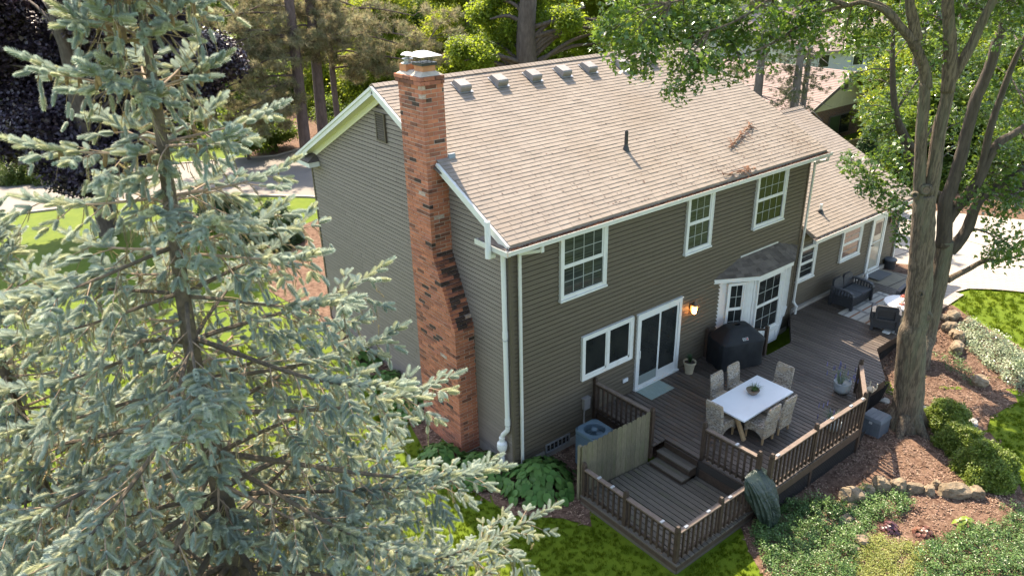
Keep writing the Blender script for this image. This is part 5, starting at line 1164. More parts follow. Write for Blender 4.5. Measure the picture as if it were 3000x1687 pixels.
def spruce(name, label, base, tip, zlow, Rmax, slope, seed, dens=1.0, cones=0, face=True):
    rs = random.Random(seed); t = thing(name, label, 'tree', base); base, tip = Vector(base), Vector(tip); H = tip.z-base.z
    at = lambda z: base.lerp(tip, (z-base.z)/H)
    tr = MB(); zs = [base.z+H*i/30 for i in range(31)]; tr.tube([at(z)+Vector((.03*math.sin(z*1.3), .03*math.cos(z*.9), 0)) for z in zs], [max(.012, .016+.0150*(tip.z-z)) for z in zs], 12, jit=.07); tr.build('trunk', bark_s, t, True)
    camaz = math.atan2(CAM[1]-base.y, CAM[0]-base.x)
    P1, D1, Q1, P2, D2, Q2 = [], [], [], [], [], []; tw = MB(); z = zlow; conesp = []
    def tipshoot(p, d, sc): P1.append(tuple(p)); D1.append(tuple(d)); Q1.append(sc)
    def oldshoot(p, d, sc): P2.append(tuple(p)); D2.append(tuple(d)); Q2.append(sc)
    while z < tip.z-.10:
        tt = tip.z-z; n = 6; az0 = rs.uniform(0, 6.283)
        for k in range(n+(2 if tt > 1.2 else 0)):
            minor = k >= n; az = az0+6.283*k/n+rs.uniform(-.3, .3); zz = z+(rs.uniform(.10, .30) if minor else rs.uniform(-.05, .05))
            L = min(slope*tt*min(1.0, .55+.105*tt)+.17, Rmax)*rs.uniform(.80, 1.15)*(rs.uniform(.35, .65) if minor else 1)
            da = abs((az-camaz+math.pi) % (2*math.pi)-math.pi)
            if face and tt > 1.5 and da < .55 and rs.random() < .75: L *= .35
            if L < .12 or zz > tip.z-.05: continue
            e0 = max(.0, .95-.36*tt) if tt < 3 else rs.uniform(-.20, .12); sag = .16+.05*min(tt, 4); o = at(zz); dh = Vector((math.cos(az), math.sin(az), 0)); bend = rs.uniform(-.14, .14)
            N = 9; path = []
            for i in range(N+1):
                s = i/N; path.append(o+dh*(L*s)+Vector((-dh.y, dh.x, 0))*(bend*L*s*s)+Vector((0, 0, L*(e0*s-sag*s*s+(sag*1.05)*s**3))))
            MB().tube(path, [max(.004, (.008+.0095*L)*(1-.85*i/N)) for i in range(N+1)], 6).build('branch', twigc if L < 1.4 else bark_s, t)
            def pt(s):
                i = min(N-1, int(s*N)); return path[i].lerp(path[i+1], s*N-i), (path[i+1]-path[i]).normalized()
            # the leading end
            m = int(L*.50/.055)+2
            for j in range(m):
                s = 1-.42*(j+.3)/m; p, d = pt(min(.999, s)); sd = Vector((-d.y, d.x, 0))*(1 if j % 2 else -1)
                tipshoot(p, d*rs.uniform(.6, 1.0)+sd*rs.uniform(.5, 1.0)+Vector((0, 0, rs.uniform(-.05, .5))), rs.uniform(.8, 1.15))
                if rs.random() < .5: tipshoot(p, d+Vector((0, 0, rs.uniform(.2, .8))), rs.uniform(.7, 1.0))
            tipshoot(path[-1], path[-1]-path[-2], 1.3)
            s = .28 if L > 1.2 else .12; side = 1
            while s < .93:
                p, d = pt(s); side = -side; l2 = min((.46*L*(1-s)**.8+.10)*rs.uniform(.55, 1.1), .95)
                sdv = Vector((-d.y, d.x, 0)).normalized()*side; v = (d*rs.uniform(.65, 1.0)+sdv*rs.uniform(.7, 1.1)+Vector((0, 0, rs.uniform(-.62, .0)))).normalized(); M = max(2, int(l2/.078)); c = Vector(p); tp = [c.copy()]; drop = rs.uniform(-.06, .10)
                for i in range(M):
                    v = (v+Vector((rs.uniform(-.1, .1), rs.uniform(-.1, .1), -drop+(.10 if i > M*.6 else 0)))).normalized(); c = c+v*(l2/M); tp.append(c.copy()); f = (i+1)/M; outer = f > .40 and s > .18
                    sv = Vector((-v.y, v.x, 0))*(1 if i % 2 else -1)
                    if outer:
                        for q in range(2):
                            if rs.random() < .92*dens: tipshoot(c, v*rs.uniform(.7, 1.1)+sv*(1-2*q)*rs.uniform(.5, 1.0)+Vector((0, 0, rs.uniform(-.3, .4))), rs.uniform(.75, 1.15))
                    elif rs.random() < .42*dens: oldshoot(c, v*.6+sv+Vector((0, 0, rs.uniform(-1.0, .2))), rs.uniform(.7, 1.1))
                    if rs.random() < .78*dens and f < .95:
                        hd = (Vector((rs.uniform(-.4, .4), rs.uniform(-.4, .4), -1))+v*.4).normalized(); hl = rs.uniform(.12, .40); e = c+hd*hl
                        tw.tube([c, c.lerp(e, .5)+v*.02, e], [.0035, .003, .0015], 3, cap=False)
                        for fr in (.05, .33, .6, .9):
                            if rs.random() < .75: (tipshoot if rs.random() < (.60 if outer else .22) else oldshoot)(c.lerp(e, fr), hd+Vector((rs.uniform(-.35, .35), rs.uniform(-.35, .35), 0)), rs.uniform(.7, 1.05))
                tw.tube(tp, [.006*(1-.6*i/M)+.001*l2 for i in range(M+1)], 4, cap=False); tipshoot(tp[-1], v, rs.uniform(.95, 1.25)); s += .118/max(L, .4)
            if cones and tt < 2.3 and not minor:
                for q in range(rs.randint(1, 3) if tt > 1.0 else rs.randint(3, 5)): conesp.append(pt(rs.uniform(.4, .92))[0])
        z += .41 if tt > 3.2 else (.43 if tt > 1.2 else .21)
    for k in range(170):                                           # short sprays clothing the upper trunk
        zz = tip.z-.2-rs.random()*4.2; a = rs.uniform(0, 6.283); d = Vector((math.cos(a), math.sin(a), rs.uniform(-1.2, .3))); (tipshoot if rs.random() < .35 else oldshoot)(at(zz)+d*.04, d, 1.0)
    for i in range(8): tipshoot(tip-Vector((0, 0, .05*i)), (rs.uniform(-.4, .4), rs.uniform(-.4, .4), 1), 1.0)
    tw.build('twigs', twigc, t, kind='stuff'); g = np.random.default_rng(seed); P1, D1, Q1 = np.array(P1), np.array(D1), np.array(Q1)
    k = g.random(len(P1)) < .27
    for nm, mk, pr in (('foliage', ~k, 'blue_shoot'), ('fresh_foliage', k, 'fresh_shoot')): scatter(nm, P1[mk], rot_to(D1[mk], g.uniform(0, 6.28, mk.sum())), Q1[mk], pr, t)
    scatter('old_foliage', P2, rot_to(D2, g.uniform(0, 6.28, len(P2))), Q2, 'old_shoot', t)
    if cones:
        conem = mat('cone_tan', (0.320, 0.215, 0.090), (0.220, 0.135, 0.060), rough=.7, ns=60, bump=.9, bs=130, var=.2)
        cm = MB().lathe([(.004, 0), (.013, -.008), (.0165, -.03), (.0165, -.06), (.013, -.088), (.006, -.102), (.001, -.106)], 9).mesh('cone', conem, True)
        for p in conesp[:140]: link('cone', cm, t, None, tuple(p), None, (rs.uniform(-.3, .3), rs.uniform(-.3, .3), rs.uniform(0, 6)), (rs.uniform(.9, 1.2),)*3)
    return len(P1), len(P2)
A = spruce('blue_spruce', 'tall blue spruce in the left foreground with tan cones hanging at its top', (-8.08, -5.66, -.15), (-7.50, -5.05, 12.05), 2.6, 3.9, .47, 5, .84, 1)
b2 = PD(20, 1000, 8.6)
B = spruce('blue_spruce', 'second blue spruce cut off by the left edge, its bare trunk at the border', (b2[0]-.12, b2[1]-.1, -.15), (b2[0]+.1, b2[1]+.1, 9.6), 1.8, 2.9, .46, 9, .9)
print('spruce shoots', A, B)

# ---- broadleaf trees
def blob_pts(c, r, n, shell=.45):
    d = rng.normal(size=(n, 3)); d /= np.linalg.norm(d, axis=1)[:, None]; q = rng.random(n)**shell; return np.asarray(c)+d*q[:, None]*np.asarray(r)
def limb(par, pts, rad, m, name='limb', n=9, jit=.06):
    P = [Vector(p) for p in pts]; out = []; rr = []
    for i in range(len(P)-1):                                     # smooth the path
        a, b_, c, d = P[max(i-1, 0)], P[i], P[i+1], P[min(i+2, len(P)-1)]
        for k in range(4):
            t = k/4; out.append(.5*((2*b_)+(c-a)*t+(2*a-5*b_+4*c-d)*t*t+(3*b_-a-3*c+d)*t**3)); rr.append(rad[i]+(rad[i+1]-rad[i])*t)
    out.append(P[-1]); rr.append(rad[-1]); MB().tube(out, rr, n, jit=jit).build(name, m, par, True); return out
def crown(par, blobs, pr, per, size=(.8, 1.2), tilt=.45, skel=None, m=None, shell=.45, twr=.012):
    P = []; tw = MB()
    for c, r, n in blobs:
        p = blob_pts(c, r, max(4, int(n*per)), shell); P.append(p)
        if skel is not None:
            s0 = min(skel, key=lambda q: (Vector(c)-q).length); e = Vector(c); mid = s0.lerp(e, .5)+Vector((0, 0, .08*(e-s0).length)); tw.tube([s0, mid, e], [twr*1.6, twr*1.2, twr*.7], 5, cap=False)
            for k in range(min(7, 2+n//8)): q = Vector(p[k]); tw.tube([e.lerp(s0, .15*rnd.random()), e.lerp(q, .5)+Vector((0, 0, .04)), q], [twr*.7, twr*.5, twr*.25], 4, cap=False)
    P = np.concatenate(P); n = len(P)
    if tw.v: tw.build('twigs', m, par, kind='stuff')
    return scatter('crown', P, upright(n, tilt), rng.uniform(*size, n), pr, par)
cT = lambda x, y: ((2400+x/2.07)/K, (300+y/2.07)/K)
d1 = lambda v: 15.3+.00406*v
d2 = lambda v: 18.3+.0047*v
def path1(pts, dd=d1, off=0.0): return [PD(*cT(x, y), dd(cT(x, y)[1])+off) for x, y in pts]
# near maple
bA = PG(2273, 1068); mp1 = thing('maple_tree', 'tall maple with thick furrowed trunk rising from the mulch beside the deck', 'tree', bA); sk = []
tp = [bA-np.array([0, 0, .25]), bA+np.array([0, 0, .12]), bA+np.array([0, 0, .6])]+path1([(560, 1430), (585, 1330), (600, 1200), (612, 1050), (622, 900), (630, 760), (635, 640), (640, 560)])
sk += limb(mp1, tp, [.58, .45, .36, .32, .295, .285, .275, .265, .25, .24, .22], bark, 'trunk', 16, .07)
for s in range(6):
    a = s*1.05+.3; limb(mp1, [bA+np.array([.25*math.cos(a), .25*math.sin(a), .45]), bA+np.array([.50*math.cos(a), .50*math.sin(a), .10]), bA+np.array([.85*math.cos(a), .85*math.sin(a), -.08])], [.16, .13, .04], bark, 'root', 8)
sk += limb(mp1, path1([(625, 650), (608, 520), (614, 330), (622, 150), (636, 0), (640, -120)]), [.17, .135, .13, .125, .12, .11], bark)
sk += limb(mp1, path1([(640, 640), (680, 500), (705, 330), (732, 150), (768, 0), (790, -160)]), [.19, .165, .155, .145, .13, .12], bark)
c26 = lambda x, y: ((2600+x/4.83)/K, (0+y/4.83)/K)
def p26(pts, off=0): return [PD(*c26(x, y), d1(c26(x, y)[1])+off) for x, y in pts]
sk += limb(mp1, p26([(560, 1250), (500, 900), (340, 570), (200, 400), (60, 240), (-100, 120), (-400, 20)]), [.12, .11, .10, .085, .075, .06, .04], bark)
sk += limb(mp1, p26([(420, 640), (360, 420), (300, 150), (280, -60)]), [.085, .07, .06, .05], bark)
sk += limb(mp1, p26([(450, 560), (400, 300), (340, 60), (320, -100)]), [.08, .07, .06, .05], bark)
sk += limb(mp1, p26([(850, 1300), (880, 900), (885, 600), (868, 330), (850, 0), (850, -300)]), [.145, .135, .13, .12, .11, .09], bark)
sk += limb(mp1, p26([(870, 1200), (1040, 900), (1200, 620), (1330, 330), (1480, 30), (1560, -200)]), [.11, .11, .10, .09, .085, .07], bark)
c20 = lambda x, y: ((2050+x/3.62)/K, y/3.62/K)
def p20(pts, d): return [PD(*c20(x, y), d) for x, y in pts]
sk += limb(mp1, p20([(2140, 300), (2000, 110), (1800, 20), (1560, 60), (1330, 120), (1150, 170)], 15.6), [.07, .06, .05, .045, .035, .025], bark)
sk += limb(mp1, p20([(1330, 120), (1100, 240), (880, 400), (640, 520), (420, 590)], 15.5), [.035, .035, .03, .022, .014], bark)
sk += limb(mp1, p20([(1560, 60), (1200, -60), (800, -60), (400, -80), (0, -40), (-300, 30)], 15.4), [.05, .05, .045, .04, .03, .02], bark)
sk += limb(mp1, p20([(800, -60), (560, 120), (330, 250), (100, 330)], 15.3), [.03, .028, .022, .014], bark)
B1 = []
def bl(L, lst, d, n0=1.0, flat=.55):
    for u, v, r in lst:
        dd = d+rnd.uniform(-.5, .5); rr = r*K/F_PX*dd; c = PD(u, v, dd); L.append((c, (rr, rr, rr*flat+.12), max(6, int(rr*rr*64*n0))))
bl(B1, [(1545, 45, 50), (1600, 20, 60), (1650, 75, 60), (1570, 110, 42), (1640, 140, 46), (1700, 120, 55), (1610, 178, 24), (1690, 190, 36), (1760, 150, 48), (1720, 60, 60), (1790, 70, 60), (1840, 120, 55), (1800, 180, 42), (1690, 232, 26), (1740, 215, 26), (1860, 50, 70), (1920, 90, 60), (1860, 170, 34), (1960, 40, 70), (1990, 100, 46), (2040, 40, 60), (2060, 90, 40), (1930, 140, 30), (1700, 10, 60), (1520, 90, 24), (1580, 150, 20)], 15.6, 1.15)
bl(B1, [(2110, 30, 70), (2170, 70, 50), (2120, 110, 40), (2200, 20, 60), (2250, 90, 40), (2300, 40, 60), (2370, 30, 50), (2330, 120, 30), (2440, 20, 70), (2520, 60, 70), (2560, 10, 70)], 16.4, .9)
bl(B1, [(1500, -90, 120), (1750, -130, 150), (2000, -150, 170), (2250, -160, 170), (2480, -150, 170), (2650, -60, 150)], 15.6, .4, .8)
for q in range(26): c = blob_pts((8.6, -5.2, 14.2), (5.5, 5.0, 3.0), 1)[0]; B1.append((c, (1.5, 1.5, .9), 90))
crown(mp1, B1, 'maple_spray', 1.0, (.75, 1.2), .5, sk, bark, .5)
# second maple, many stems
bB = PG(2308, 918); mp2 = thing('maple_tree', 'many stemmed maple standing just behind the thick trunk, limbs spreading right', 'tree', bB); sk = []
q2 = lambda pts, o=0: path1(pts, d2, o)
sk += limb(mp2, [bB-np.array([0, 0, .2]), bB+np.array([0, 0, .3])]+q2([(655, 1400), (695, 1200), (728, 1050), (752, 930), (765, 840)]), [.36, .30, .25, .24, .24, .23, .22], bark, 'trunk', 14, .07)
sk += limb(mp2, q2([(755, 870), (762, 720), (768, 600), (800, 520), (845, 380), (900, 160), (950, -21), (989, -107), (1040, -235), (1075, -364), (1113, -450), (1135, -600), (1150, -760)]), [.22, .20, .185, .17, .16, .15, .145, .14, .13, .12, .11, .10, .09], bark_k)
sk += limb(mp2, q2([(790, 900), (840, 850), (900, 760), (935, 660), (980, 590), (1060, 530), (1180, 440), (1300, 380)]), [.17, .16, .15, .14, .11, .09, .07, .05], bark_k)
sk += limb(mp2, q2([(775, 720), (830, 640), (900, 560), (965, 470), (1020, 350), (1085, 250), (1180, 190), (1300, 110)]), [.16, .15, .145, .14, .13, .12, .09, .07], bark_k)
sk += limb(mp2, q2([(960, 480), (1000, 330), (1040, 150), (1110, -60), (1180, -240), (1260, -420)]), [.12, .10, .09, .08, .07, .05], bark_k)
sk += limb(mp2, q2([(775, 1080), (830, 1050), (900, 1015), (1000, 962), (1100, 958), (1220, 930)]), [.10, .085, .075, .065, .045, .03], bark)
sk += limb(mp2, q2([(600, 300), (560, 270), (520, 200), (470, 90), (450, -60), (445, -250), (450, -450)], 1.5), [.09, .10, .10, .09, .085, .07, .05], bark_k)
sk += limb(mp2, q2([(745, 620), (620, 420), (530, 300), (500, 200), (465, 60)], 1.6), [.12, .11, .11, .10, .09], bark_k)
sk += limb(mp2, q2([(700, 700), (560, 640), (420, 560), (300, 470)], .8), [.04, .035, .03, .018], bark_k)
sk += limb(mp2, q2([(560, 640), (440, 660), (330, 620)], .8), [.03, .025, .012], bark_k)
B2 = []
bl(B2, [(2170, 425, 36), (2140, 405, 24), (2205, 455, 36), (2225, 495, 28), (2180, 470, 20), (2255, 430, 34), (2250, 520, 20), (2195, 400, 26), (2280, 560, 18), (2270, 600, 12), (2240, 380, 40), (2285, 470, 30)], 20.6, 1.0)
bl(B2, [(2170, 265, 18), (2205, 290, 36), (2240, 240, 36), (2225, 340, 36), (2195, 330, 18), (2255, 310, 38), (2180, 205, 26), (2240, 170, 40), (2285, 230, 36), (2135, 190, 16), (2210, 130, 36), (2150, 120, 26)], 21.5, 1.0)
bl(B2, [(2470, 470, 46), (2530, 440, 52), (2560, 500, 40), (2500, 520, 40), (2440, 505, 28), (2550, 380, 60), (2490, 590, 22), (2500, 640, 20), (2530, 610, 26), (2560, 640, 32), (2510, 655, 18), (2570, 600, 30), (2420, 430, 30), (2500, 380, 44)], 20.8, 1.0)
bl(B2, [(2300, 200, 40), (2350, 160, 50), (2420, 210, 60), (2480, 150, 60), (2540, 220, 60), (2460, 290, 60), (2540, 310, 50), (2380, 290, 40), (2400, 100, 60), (2480, 60, 60), (2560, 120, 60), (2340, 340, 30), (2410, 360, 36), (2310, 90, 40)], 22.5, .85)
bl(B2, [(2300, -100, 150), (2500, -60, 170), (2420, -150, 160)], 21.5, .3, .8)
crown(mp2, B2, 'maple_spray', 1.0, (.8, 1.25), .5, sk, bark_d, .5, .014)
knm = mat('knot_wood', (0.17, 0.125, 0.085), (0.10, 0.07, 0.05), rough=.9, ns=20, bump=.5, bs=60)
for (x, y, r, hole) in ((2699, 848.5, .075, 1), (2718, 915, .10, 0), (2683, 563, .055, 1), (2716, 549, .10, 0)):
    u, v = x/K, y/K; d = Vector(ray(u, v)); d.z = 0; d.normalize(); c = Vector(PD(u, v, d1(v)))-d*(.275 if y > 700 else .235); q = (-d).to_track_quat('Z', 'Y')
    ring = MB().lathe([(r*1.35, -.05), (r*1.3, .02), (r*1.0, .05), (r*.72, .035), (r*.6, -.02)], 16); ring.v = [tuple(c+q @ Vector(p)) for p in ring.v]; kn = ring.build('knot', bark, mp1, True)
    dk = MB().lathe([(r*.74, .036 if not hole else .012), (.002, .046 if not hole else .010)], 14); dk.v = [tuple(c+q @ Vector(p)) for p in dk.v]; dk.build('knot_face', knm if not hole else blackm, kn)
# generic background trees
def tree(name, label, base, H, r, blobs, pr, n, m=None, lean=(0, 0), limbs=6, group=None, cat='tree', size=(.8, 1.3), visible=None, clump=1.6, zc=None):
    t = thing(name, label, cat, base, group); base = Vector(base); m = m or bark_d; top = base+Vector((lean[0], lean[1], H))
    z0 = [0, .25, .5, .75, 1]; sk = limb(t, [base-Vector((0, 0, .3))]+[base.lerp(top, s)+Vector((rnd.uniform(-.15, .15)*r*3, rnd.uniform(-.15, .15)*r*3, 0)) for s in z0[1:]], [r*1.35, r*1.0, r*.85, r*.65, r*.35], m, 'trunk', 10)
    B = []
    for (c, rad, share) in blobs:
        k = max(3, int(share*14)); 
        for p in blob_pts(c, rad, k, .5): cl = clump*rnd.uniform(.6, 1.3); B.append((p, (cl, cl, cl*.65), max(5, int(n*share/k))))
        for j in range(max(1, int(limbs*share))):
            e = Vector(blob_pts(c, np.asarray(rad)*.8, 1)[0]); s0 = base.lerp(top, min(1, max(.25, (e.z-base.z)/H-.18*rnd.random()))); sk += limb(t, [s0, s0.lerp(e, .5)+Vector((0, 0, .4)), e], [r*.24, r*.17, r*.06], m, 'limb', 6)
    crown(t, B, pr, 1.0, size, .5, sk, m, .5, .02); return t
# ---- beyond the house
pb = PG(276, 588)
def px_blobs(lst): return [(PD(u, v, d), (r*K/F_PX*d, r*K/F_PX*d, r*K/F_PX*d*.75), s) for u, v, d, r, s in lst]
tree('purple_maple', 'dark purple leaved maple with black trunk on the front lawn', pb, 10.5, .36, px_blobs([(30, 60, 32, 150, .4), (170, 30, 32, 170, .4), (330, 60, 32, 150, .4), (450, 60, 33, 130, .3), (40, 230, 32, 110, .3), (160, 240, 32, 120, .3), (300, 220, 33, 120, .3), (420, 230, 34, 110, .3), (500, 150, 34, 70, .15), (70, 340, 31, 60, .12), (170, 370, 31, 56, .12), (210, 440, 30.5, 34, .06), (330, 330, 33, 56, .12), (240, -150, 31, 260, .5), (-60, 150, 31, 150, .3)]), 'purple_spray', 4300, bark_d, limbs=9, clump=1.0)
pines = [((745, 205), 43, .30, 'brown tinged pine whose trunk stands left of the other pines'), ((795, 205), 44.5, .30, 'thickest of the brown tinged pines beyond the gable'), ((842, 240), 46, .17, 'thin trunked pine right of the thick pine beyond the gable')]
gp_ = 'pines beyond the gable end'
def pine(u, v, d, r, label, blobs, n, group=gp_):
    p = PD(u, v, d); base = Vector((p[0], p[1], .45)); t = thing('pine_tree', label, 'tree', base, group); H = 17; top = base+Vector((.5, .3, H)); sk = limb(t, [base-Vector((0, 0, .3)), base.lerp(top, .3)+Vector((rnd.uniform(-.2, .2), 0, 0)), base.lerp(top, .65), top], [r*1.15, r, r*.8, r*.3], bark_p, 'trunk', 10)
    B = []
    for (uu, vv, dd, rr) in blobs:
        c = Vector(PD(uu, vv, dd)); s0 = base.lerp(top, min(1, max(.2, (c.z+.4-base.z)/H))); e = c; sk += limb(t, [s0, s0.lerp(e, .5)+Vector((0, 0, .3)), e], [.07, .05, .025], bark_p, 'limb', 6)
        for k in range(7):
            f = rnd.uniform(.25, 1.25); q = s0.lerp(e, f)+Vector((rnd.gauss(0, rr*.55), rnd.gauss(0, rr*.55), rnd.gauss(0, rr*.28))); B.append((q, (.6*rr, .6*rr, .26*rr), n//9))
    crown(t, B, 'pine_tuft', 1.0, (.8, 1.5), .8, sk, bark_p, .6, .015)
pine(745, 205, 43, .30, pines[0][3], [(500, 60, 42, 1.5), (560, 120, 41, 1.6), (480, 170, 41, 1.5), (600, 40, 42, 1.6), (620, 180, 41, 1.6), (540, 230, 41, 1.6), (640, 250, 41, 1.5), (470, 260, 41, 1.4), (590, 290, 41, 1.3), (700, 30, 43, 1.6), (520, 10, 42, 1.5), (680, 120, 42, 1.4), (450, 110, 41, 1.3), (540, 330, 41, 1.2), (620, 330, 41, 1.0)], 150)
pine(795, 205, 44.5, .30, pines[1][3], [(780, 40, 43, 1.6), (850, 60, 43, 1.6), (720, 90, 43, 1.5), (900, 20, 44, 1.6), (820, 0, 43, 1.6), (760, 130, 43, 1.3), (880, 120, 43, 1.4), (700, 170, 43, 1.1)], 150)
pine(842, 240, 46, .17, pines[2][3], [(950, 60, 45, 1.6), (1000, 110, 45, 1.5), (930, 150, 45, 1.4), (1040, 40, 45, 1.6), (1080, 100, 45, 1.2), (970, 190, 45, 1.2), (1060, 160, 45, 1.1), (900, 180, 45, 1.2)], 150)
def at_(u, v, d, z=.45): p = PD(u, v, d); return np.array([p[0], p[1], z])
def px_blobs(lst): return [(PD(u, v, d), (r*K/F_PX*d, r*K/F_PX*d, r*K/F_PX*d*.75), s) for u, v, d, r, s in lst]
tree('oak_tree', 'broad tree with thick dark trunk and bright green leaves behind the roof ridge', at_(1335, 140, 40), 13, .60, px_blobs([(1310, 0, 40, 110, .4), (1230, 80, 40, 80, .35), (1450, 60, 40, 90, .35), (1180, 140, 39, 60, .25), (1540, 90, 40, 80, .3), (1330, -140, 40, 220, .4)]), 'mid_spray', 1500, bark_d, limbs=16, clump=.8)
gg = 'sunlit trees far behind the roof'
for (u, v, d, r, pr, lb) in ((1180, 100, 56, 110, 'sunny_spray', 'yellow green tree backlit behind the chimney caps'), (1400, 100, 58, 130, 'sunny_spray', 'yellow green tree glowing behind the thick dark trunk'), (1560, 60, 60, 120, 'sunny_spray', 'yellow green tree left of the maple leaves over the roof'), (1000, 60, 66, 130, 'deep_spray', 'deep green tree between the pines and the chimney'), (850, 200, 58, 110, 'sunny_spray', 'backlit green tree seen between the pine trunks'), (640, 180, 62, 150, 'deep_spray', 'dark tree mass behind the left pine boughs'), (1720, 40, 66, 120, 'deep_spray', 'dark green tree above the right end of the ridge'), (960, 160, 52, 60, 'sunny_spray', 'small bright tree right of the thin pine')):
    tree('broadleaf_tree', lb, at_(u, v+40, d), 11, .3, px_blobs([(u, v, d, r, .8), (u-20, v-140, d, r, .5), (u, v+90, d, r*.8, .25)]), pr, 2600, bark_d, limbs=6, group=gg, clump=1.8, size=(1.0, 1.6))
# far left background behind the purple maple
for (u, v, d, r, pr, lb) in ((60, 150, 62, 220, 'deep_spray', 'dark green tree behind the purple maple at the left edge'), (330, 100, 66, 200, 'deep_spray', 'dark green tree behind the middle of the purple maple'), (480, 330, 52, 50, 'deep_spray', 'low dark tree beyond the road behind the spruce top')):
    tree('broadleaf_tree', lb, at_(u, v+60, d), 12, .35, px_blobs([(u, v, d, r, .9), (u, v+120, d, r*.7, .3)]), pr, 2600, bark_d, limbs=6, group='dark trees beyond the road', clump=2.0, size=(1.0, 1.7))
proto('hedge_spray', leaf_cluster(30, .22, .09, .05, 0), leafm('hedge_leaf', (0.085, 0.130, 0.025), (0.12, 0.165, 0.035), tr=.35))
for (u, v, lb) in ((20, 452, 'rounded green hedge shrub beyond the road at the left edge'), (75, 452, 'rounded green hedge shrub beyond the road, second from the left edge'), (150, 452, 'green hedge shrub beyond the road behind the spruce branch')): shrub(u, v, 1.5, 1.2, 1.5, 900, 'hedge_spray', lb, 'hedge_shrub', 'hedge shrubs beyond the road')
proto('arbor_spray', leaf_cluster(30, .16, .10, .035, -.6), leafm('arborvitae_leaf', (0.040, 0.085, 0.028), (0.060, 0.11, 0.035), tr=.2))
def conic(u, v, d, h, r, n, label, name='arborvitae'):
    p = PD(u, v, d); g0 = float(gz(p[0], p[1])); p = np.array([p[0], p[1], g0]); t = thing(name, label, 'shrub', p); z = rng.random(n); rr = r*(1-z)**.75*(.75+.3*rng.random(n))*np.minimum(1, z*6+.5); a = rng.uniform(0, 6.283, n)
    scatter('foliage', np.column_stack([p[0]+rr*np.cos(a), p[1]+rr*np.sin(a), p[2]+.1+z*h]), upright(n, .3), rng.uniform(.7, 1.3, n), 'arbor_spray', t); MB().tube([p, p+np.array([0, 0, h*.9])], [.07, .02], 6).build('trunk', bark_d, t)
conic(2178, 400, 34, 3.3, .85, 1300, 'pointed dark green arborvitae beyond the wing roof'); conic(2208, 410, 33, 1.8, .8, 700, 'low dark green shrub right of the pointed arborvitae', 'evergreen_shrub')
shrub(690, 612, 1.15, 1.1, 1.75, 1500, 'arbor_spray', 'dark green rounded yew near the front corner of the house', 'yew_shrub'); shrub(640, 620, 1.1, 1.0, 1.15, 1100, 'arbor_spray', 'lower dark yew left of the taller one at the front corner', 'yew_shrub'); shrub(560, 560, 1.2, 1.1, 1.3, 1000, 'arbor_spray', 'dark yew by the road behind the middle of the spruce', 'yew_shrub')
# ---- neighbour's house to the right
h2 = thing('neighbour_house', 'brick house with pale yellow gable and pinkish shingle roof beyond the wing', 'house', (30.5, 12, 0))
yel = mat('yellow_siding', (0.66, 0.60, 0.35), (0.60, 0.54, 0.32), rough=.7, ns=3, var=.05); hb = MB()
bk2 = bpy.data.materials.new('brown_brick_wall'); bk2.use_nodes = True; n = bk2.node_tree.nodes; L = bk2.node_tree.links; bs2 = n['Principled BSDF']; bs2.inputs['Roughness'].default_value = .9; ge = n.new('ShaderNodeNewGeometry'); mp = n.new('ShaderNodeMapping'); mp.inputs['Rotation'].default_value = (R(90), 0, 0); bt = n.new('ShaderNodeTexBrick'); L.new(ge.outputs['Position'], mp.inputs[0]); L.new(mp.outputs[0], bt.inputs[0])
bt.inputs['Color1'].default_value = (.20, .085, .042, 1); bt.inputs['Color2'].default_value = (.11, .052, .030, 1); bt.inputs['Mortar'].default_value = (.20, .16, .12, 1); bt.inputs['Scale'].default_value = 1; bt.inputs['Brick Width'].default_value = .24; bt.inputs['Row Height'].default_value = .085; bt.inputs['Mortar Size'].default_value = .012; L.new(bt.outputs[0], bs2.inputs['Base Color'])
hx0, hx1, hy0, hy1, ez, pz = 31.0, 39.4, 12.0, 28.0, 2.62, 4.35
MB().box((hx0, hy0, -1), (hx1, hy1, 2.45)).build('wall', bk2, h2)
xm = (hx0+hx1)/2
b = MB()
for k in range(12):
    z = 2.45+k*.155; t0, t1 = (z-ez)/(pz-ez), (z+.15-ez)/(pz-ez); c0 = max(0, min(.98, t0))
    if t0 > .95: break
    xa, xb = hx0-.05+(xm-hx0)*c0, hx1+.05-(hx1-xm)*c0; c1 = max(0, min(.98, t1)); xa1, xb1 = hx0-.05+(xm-hx0)*c1, hx1+.05-(hx1-xm)*c1
    MB().hexa([(xa, hy0-.05, z), (xb, hy0-.05, z), (xb, hy0+.1, z), (xa, hy0+.1, z), (xa1, hy0-.03, z+.153), (xb1, hy0-.03, z+.153), (xb1, hy0+.1, z+.153), (xa1, hy0+.1, z+.153)]).build('siding_board', yel, h2)
rm2 = mat('pink_shingle', (0.27, 0.20, 0.17), (0.22, 0.16, 0.138), rough=.95, ns=4, bump=.5, bs=60, stretch=(1, 1, 1))
s2 = (pz-ez)/(xm-hx0)
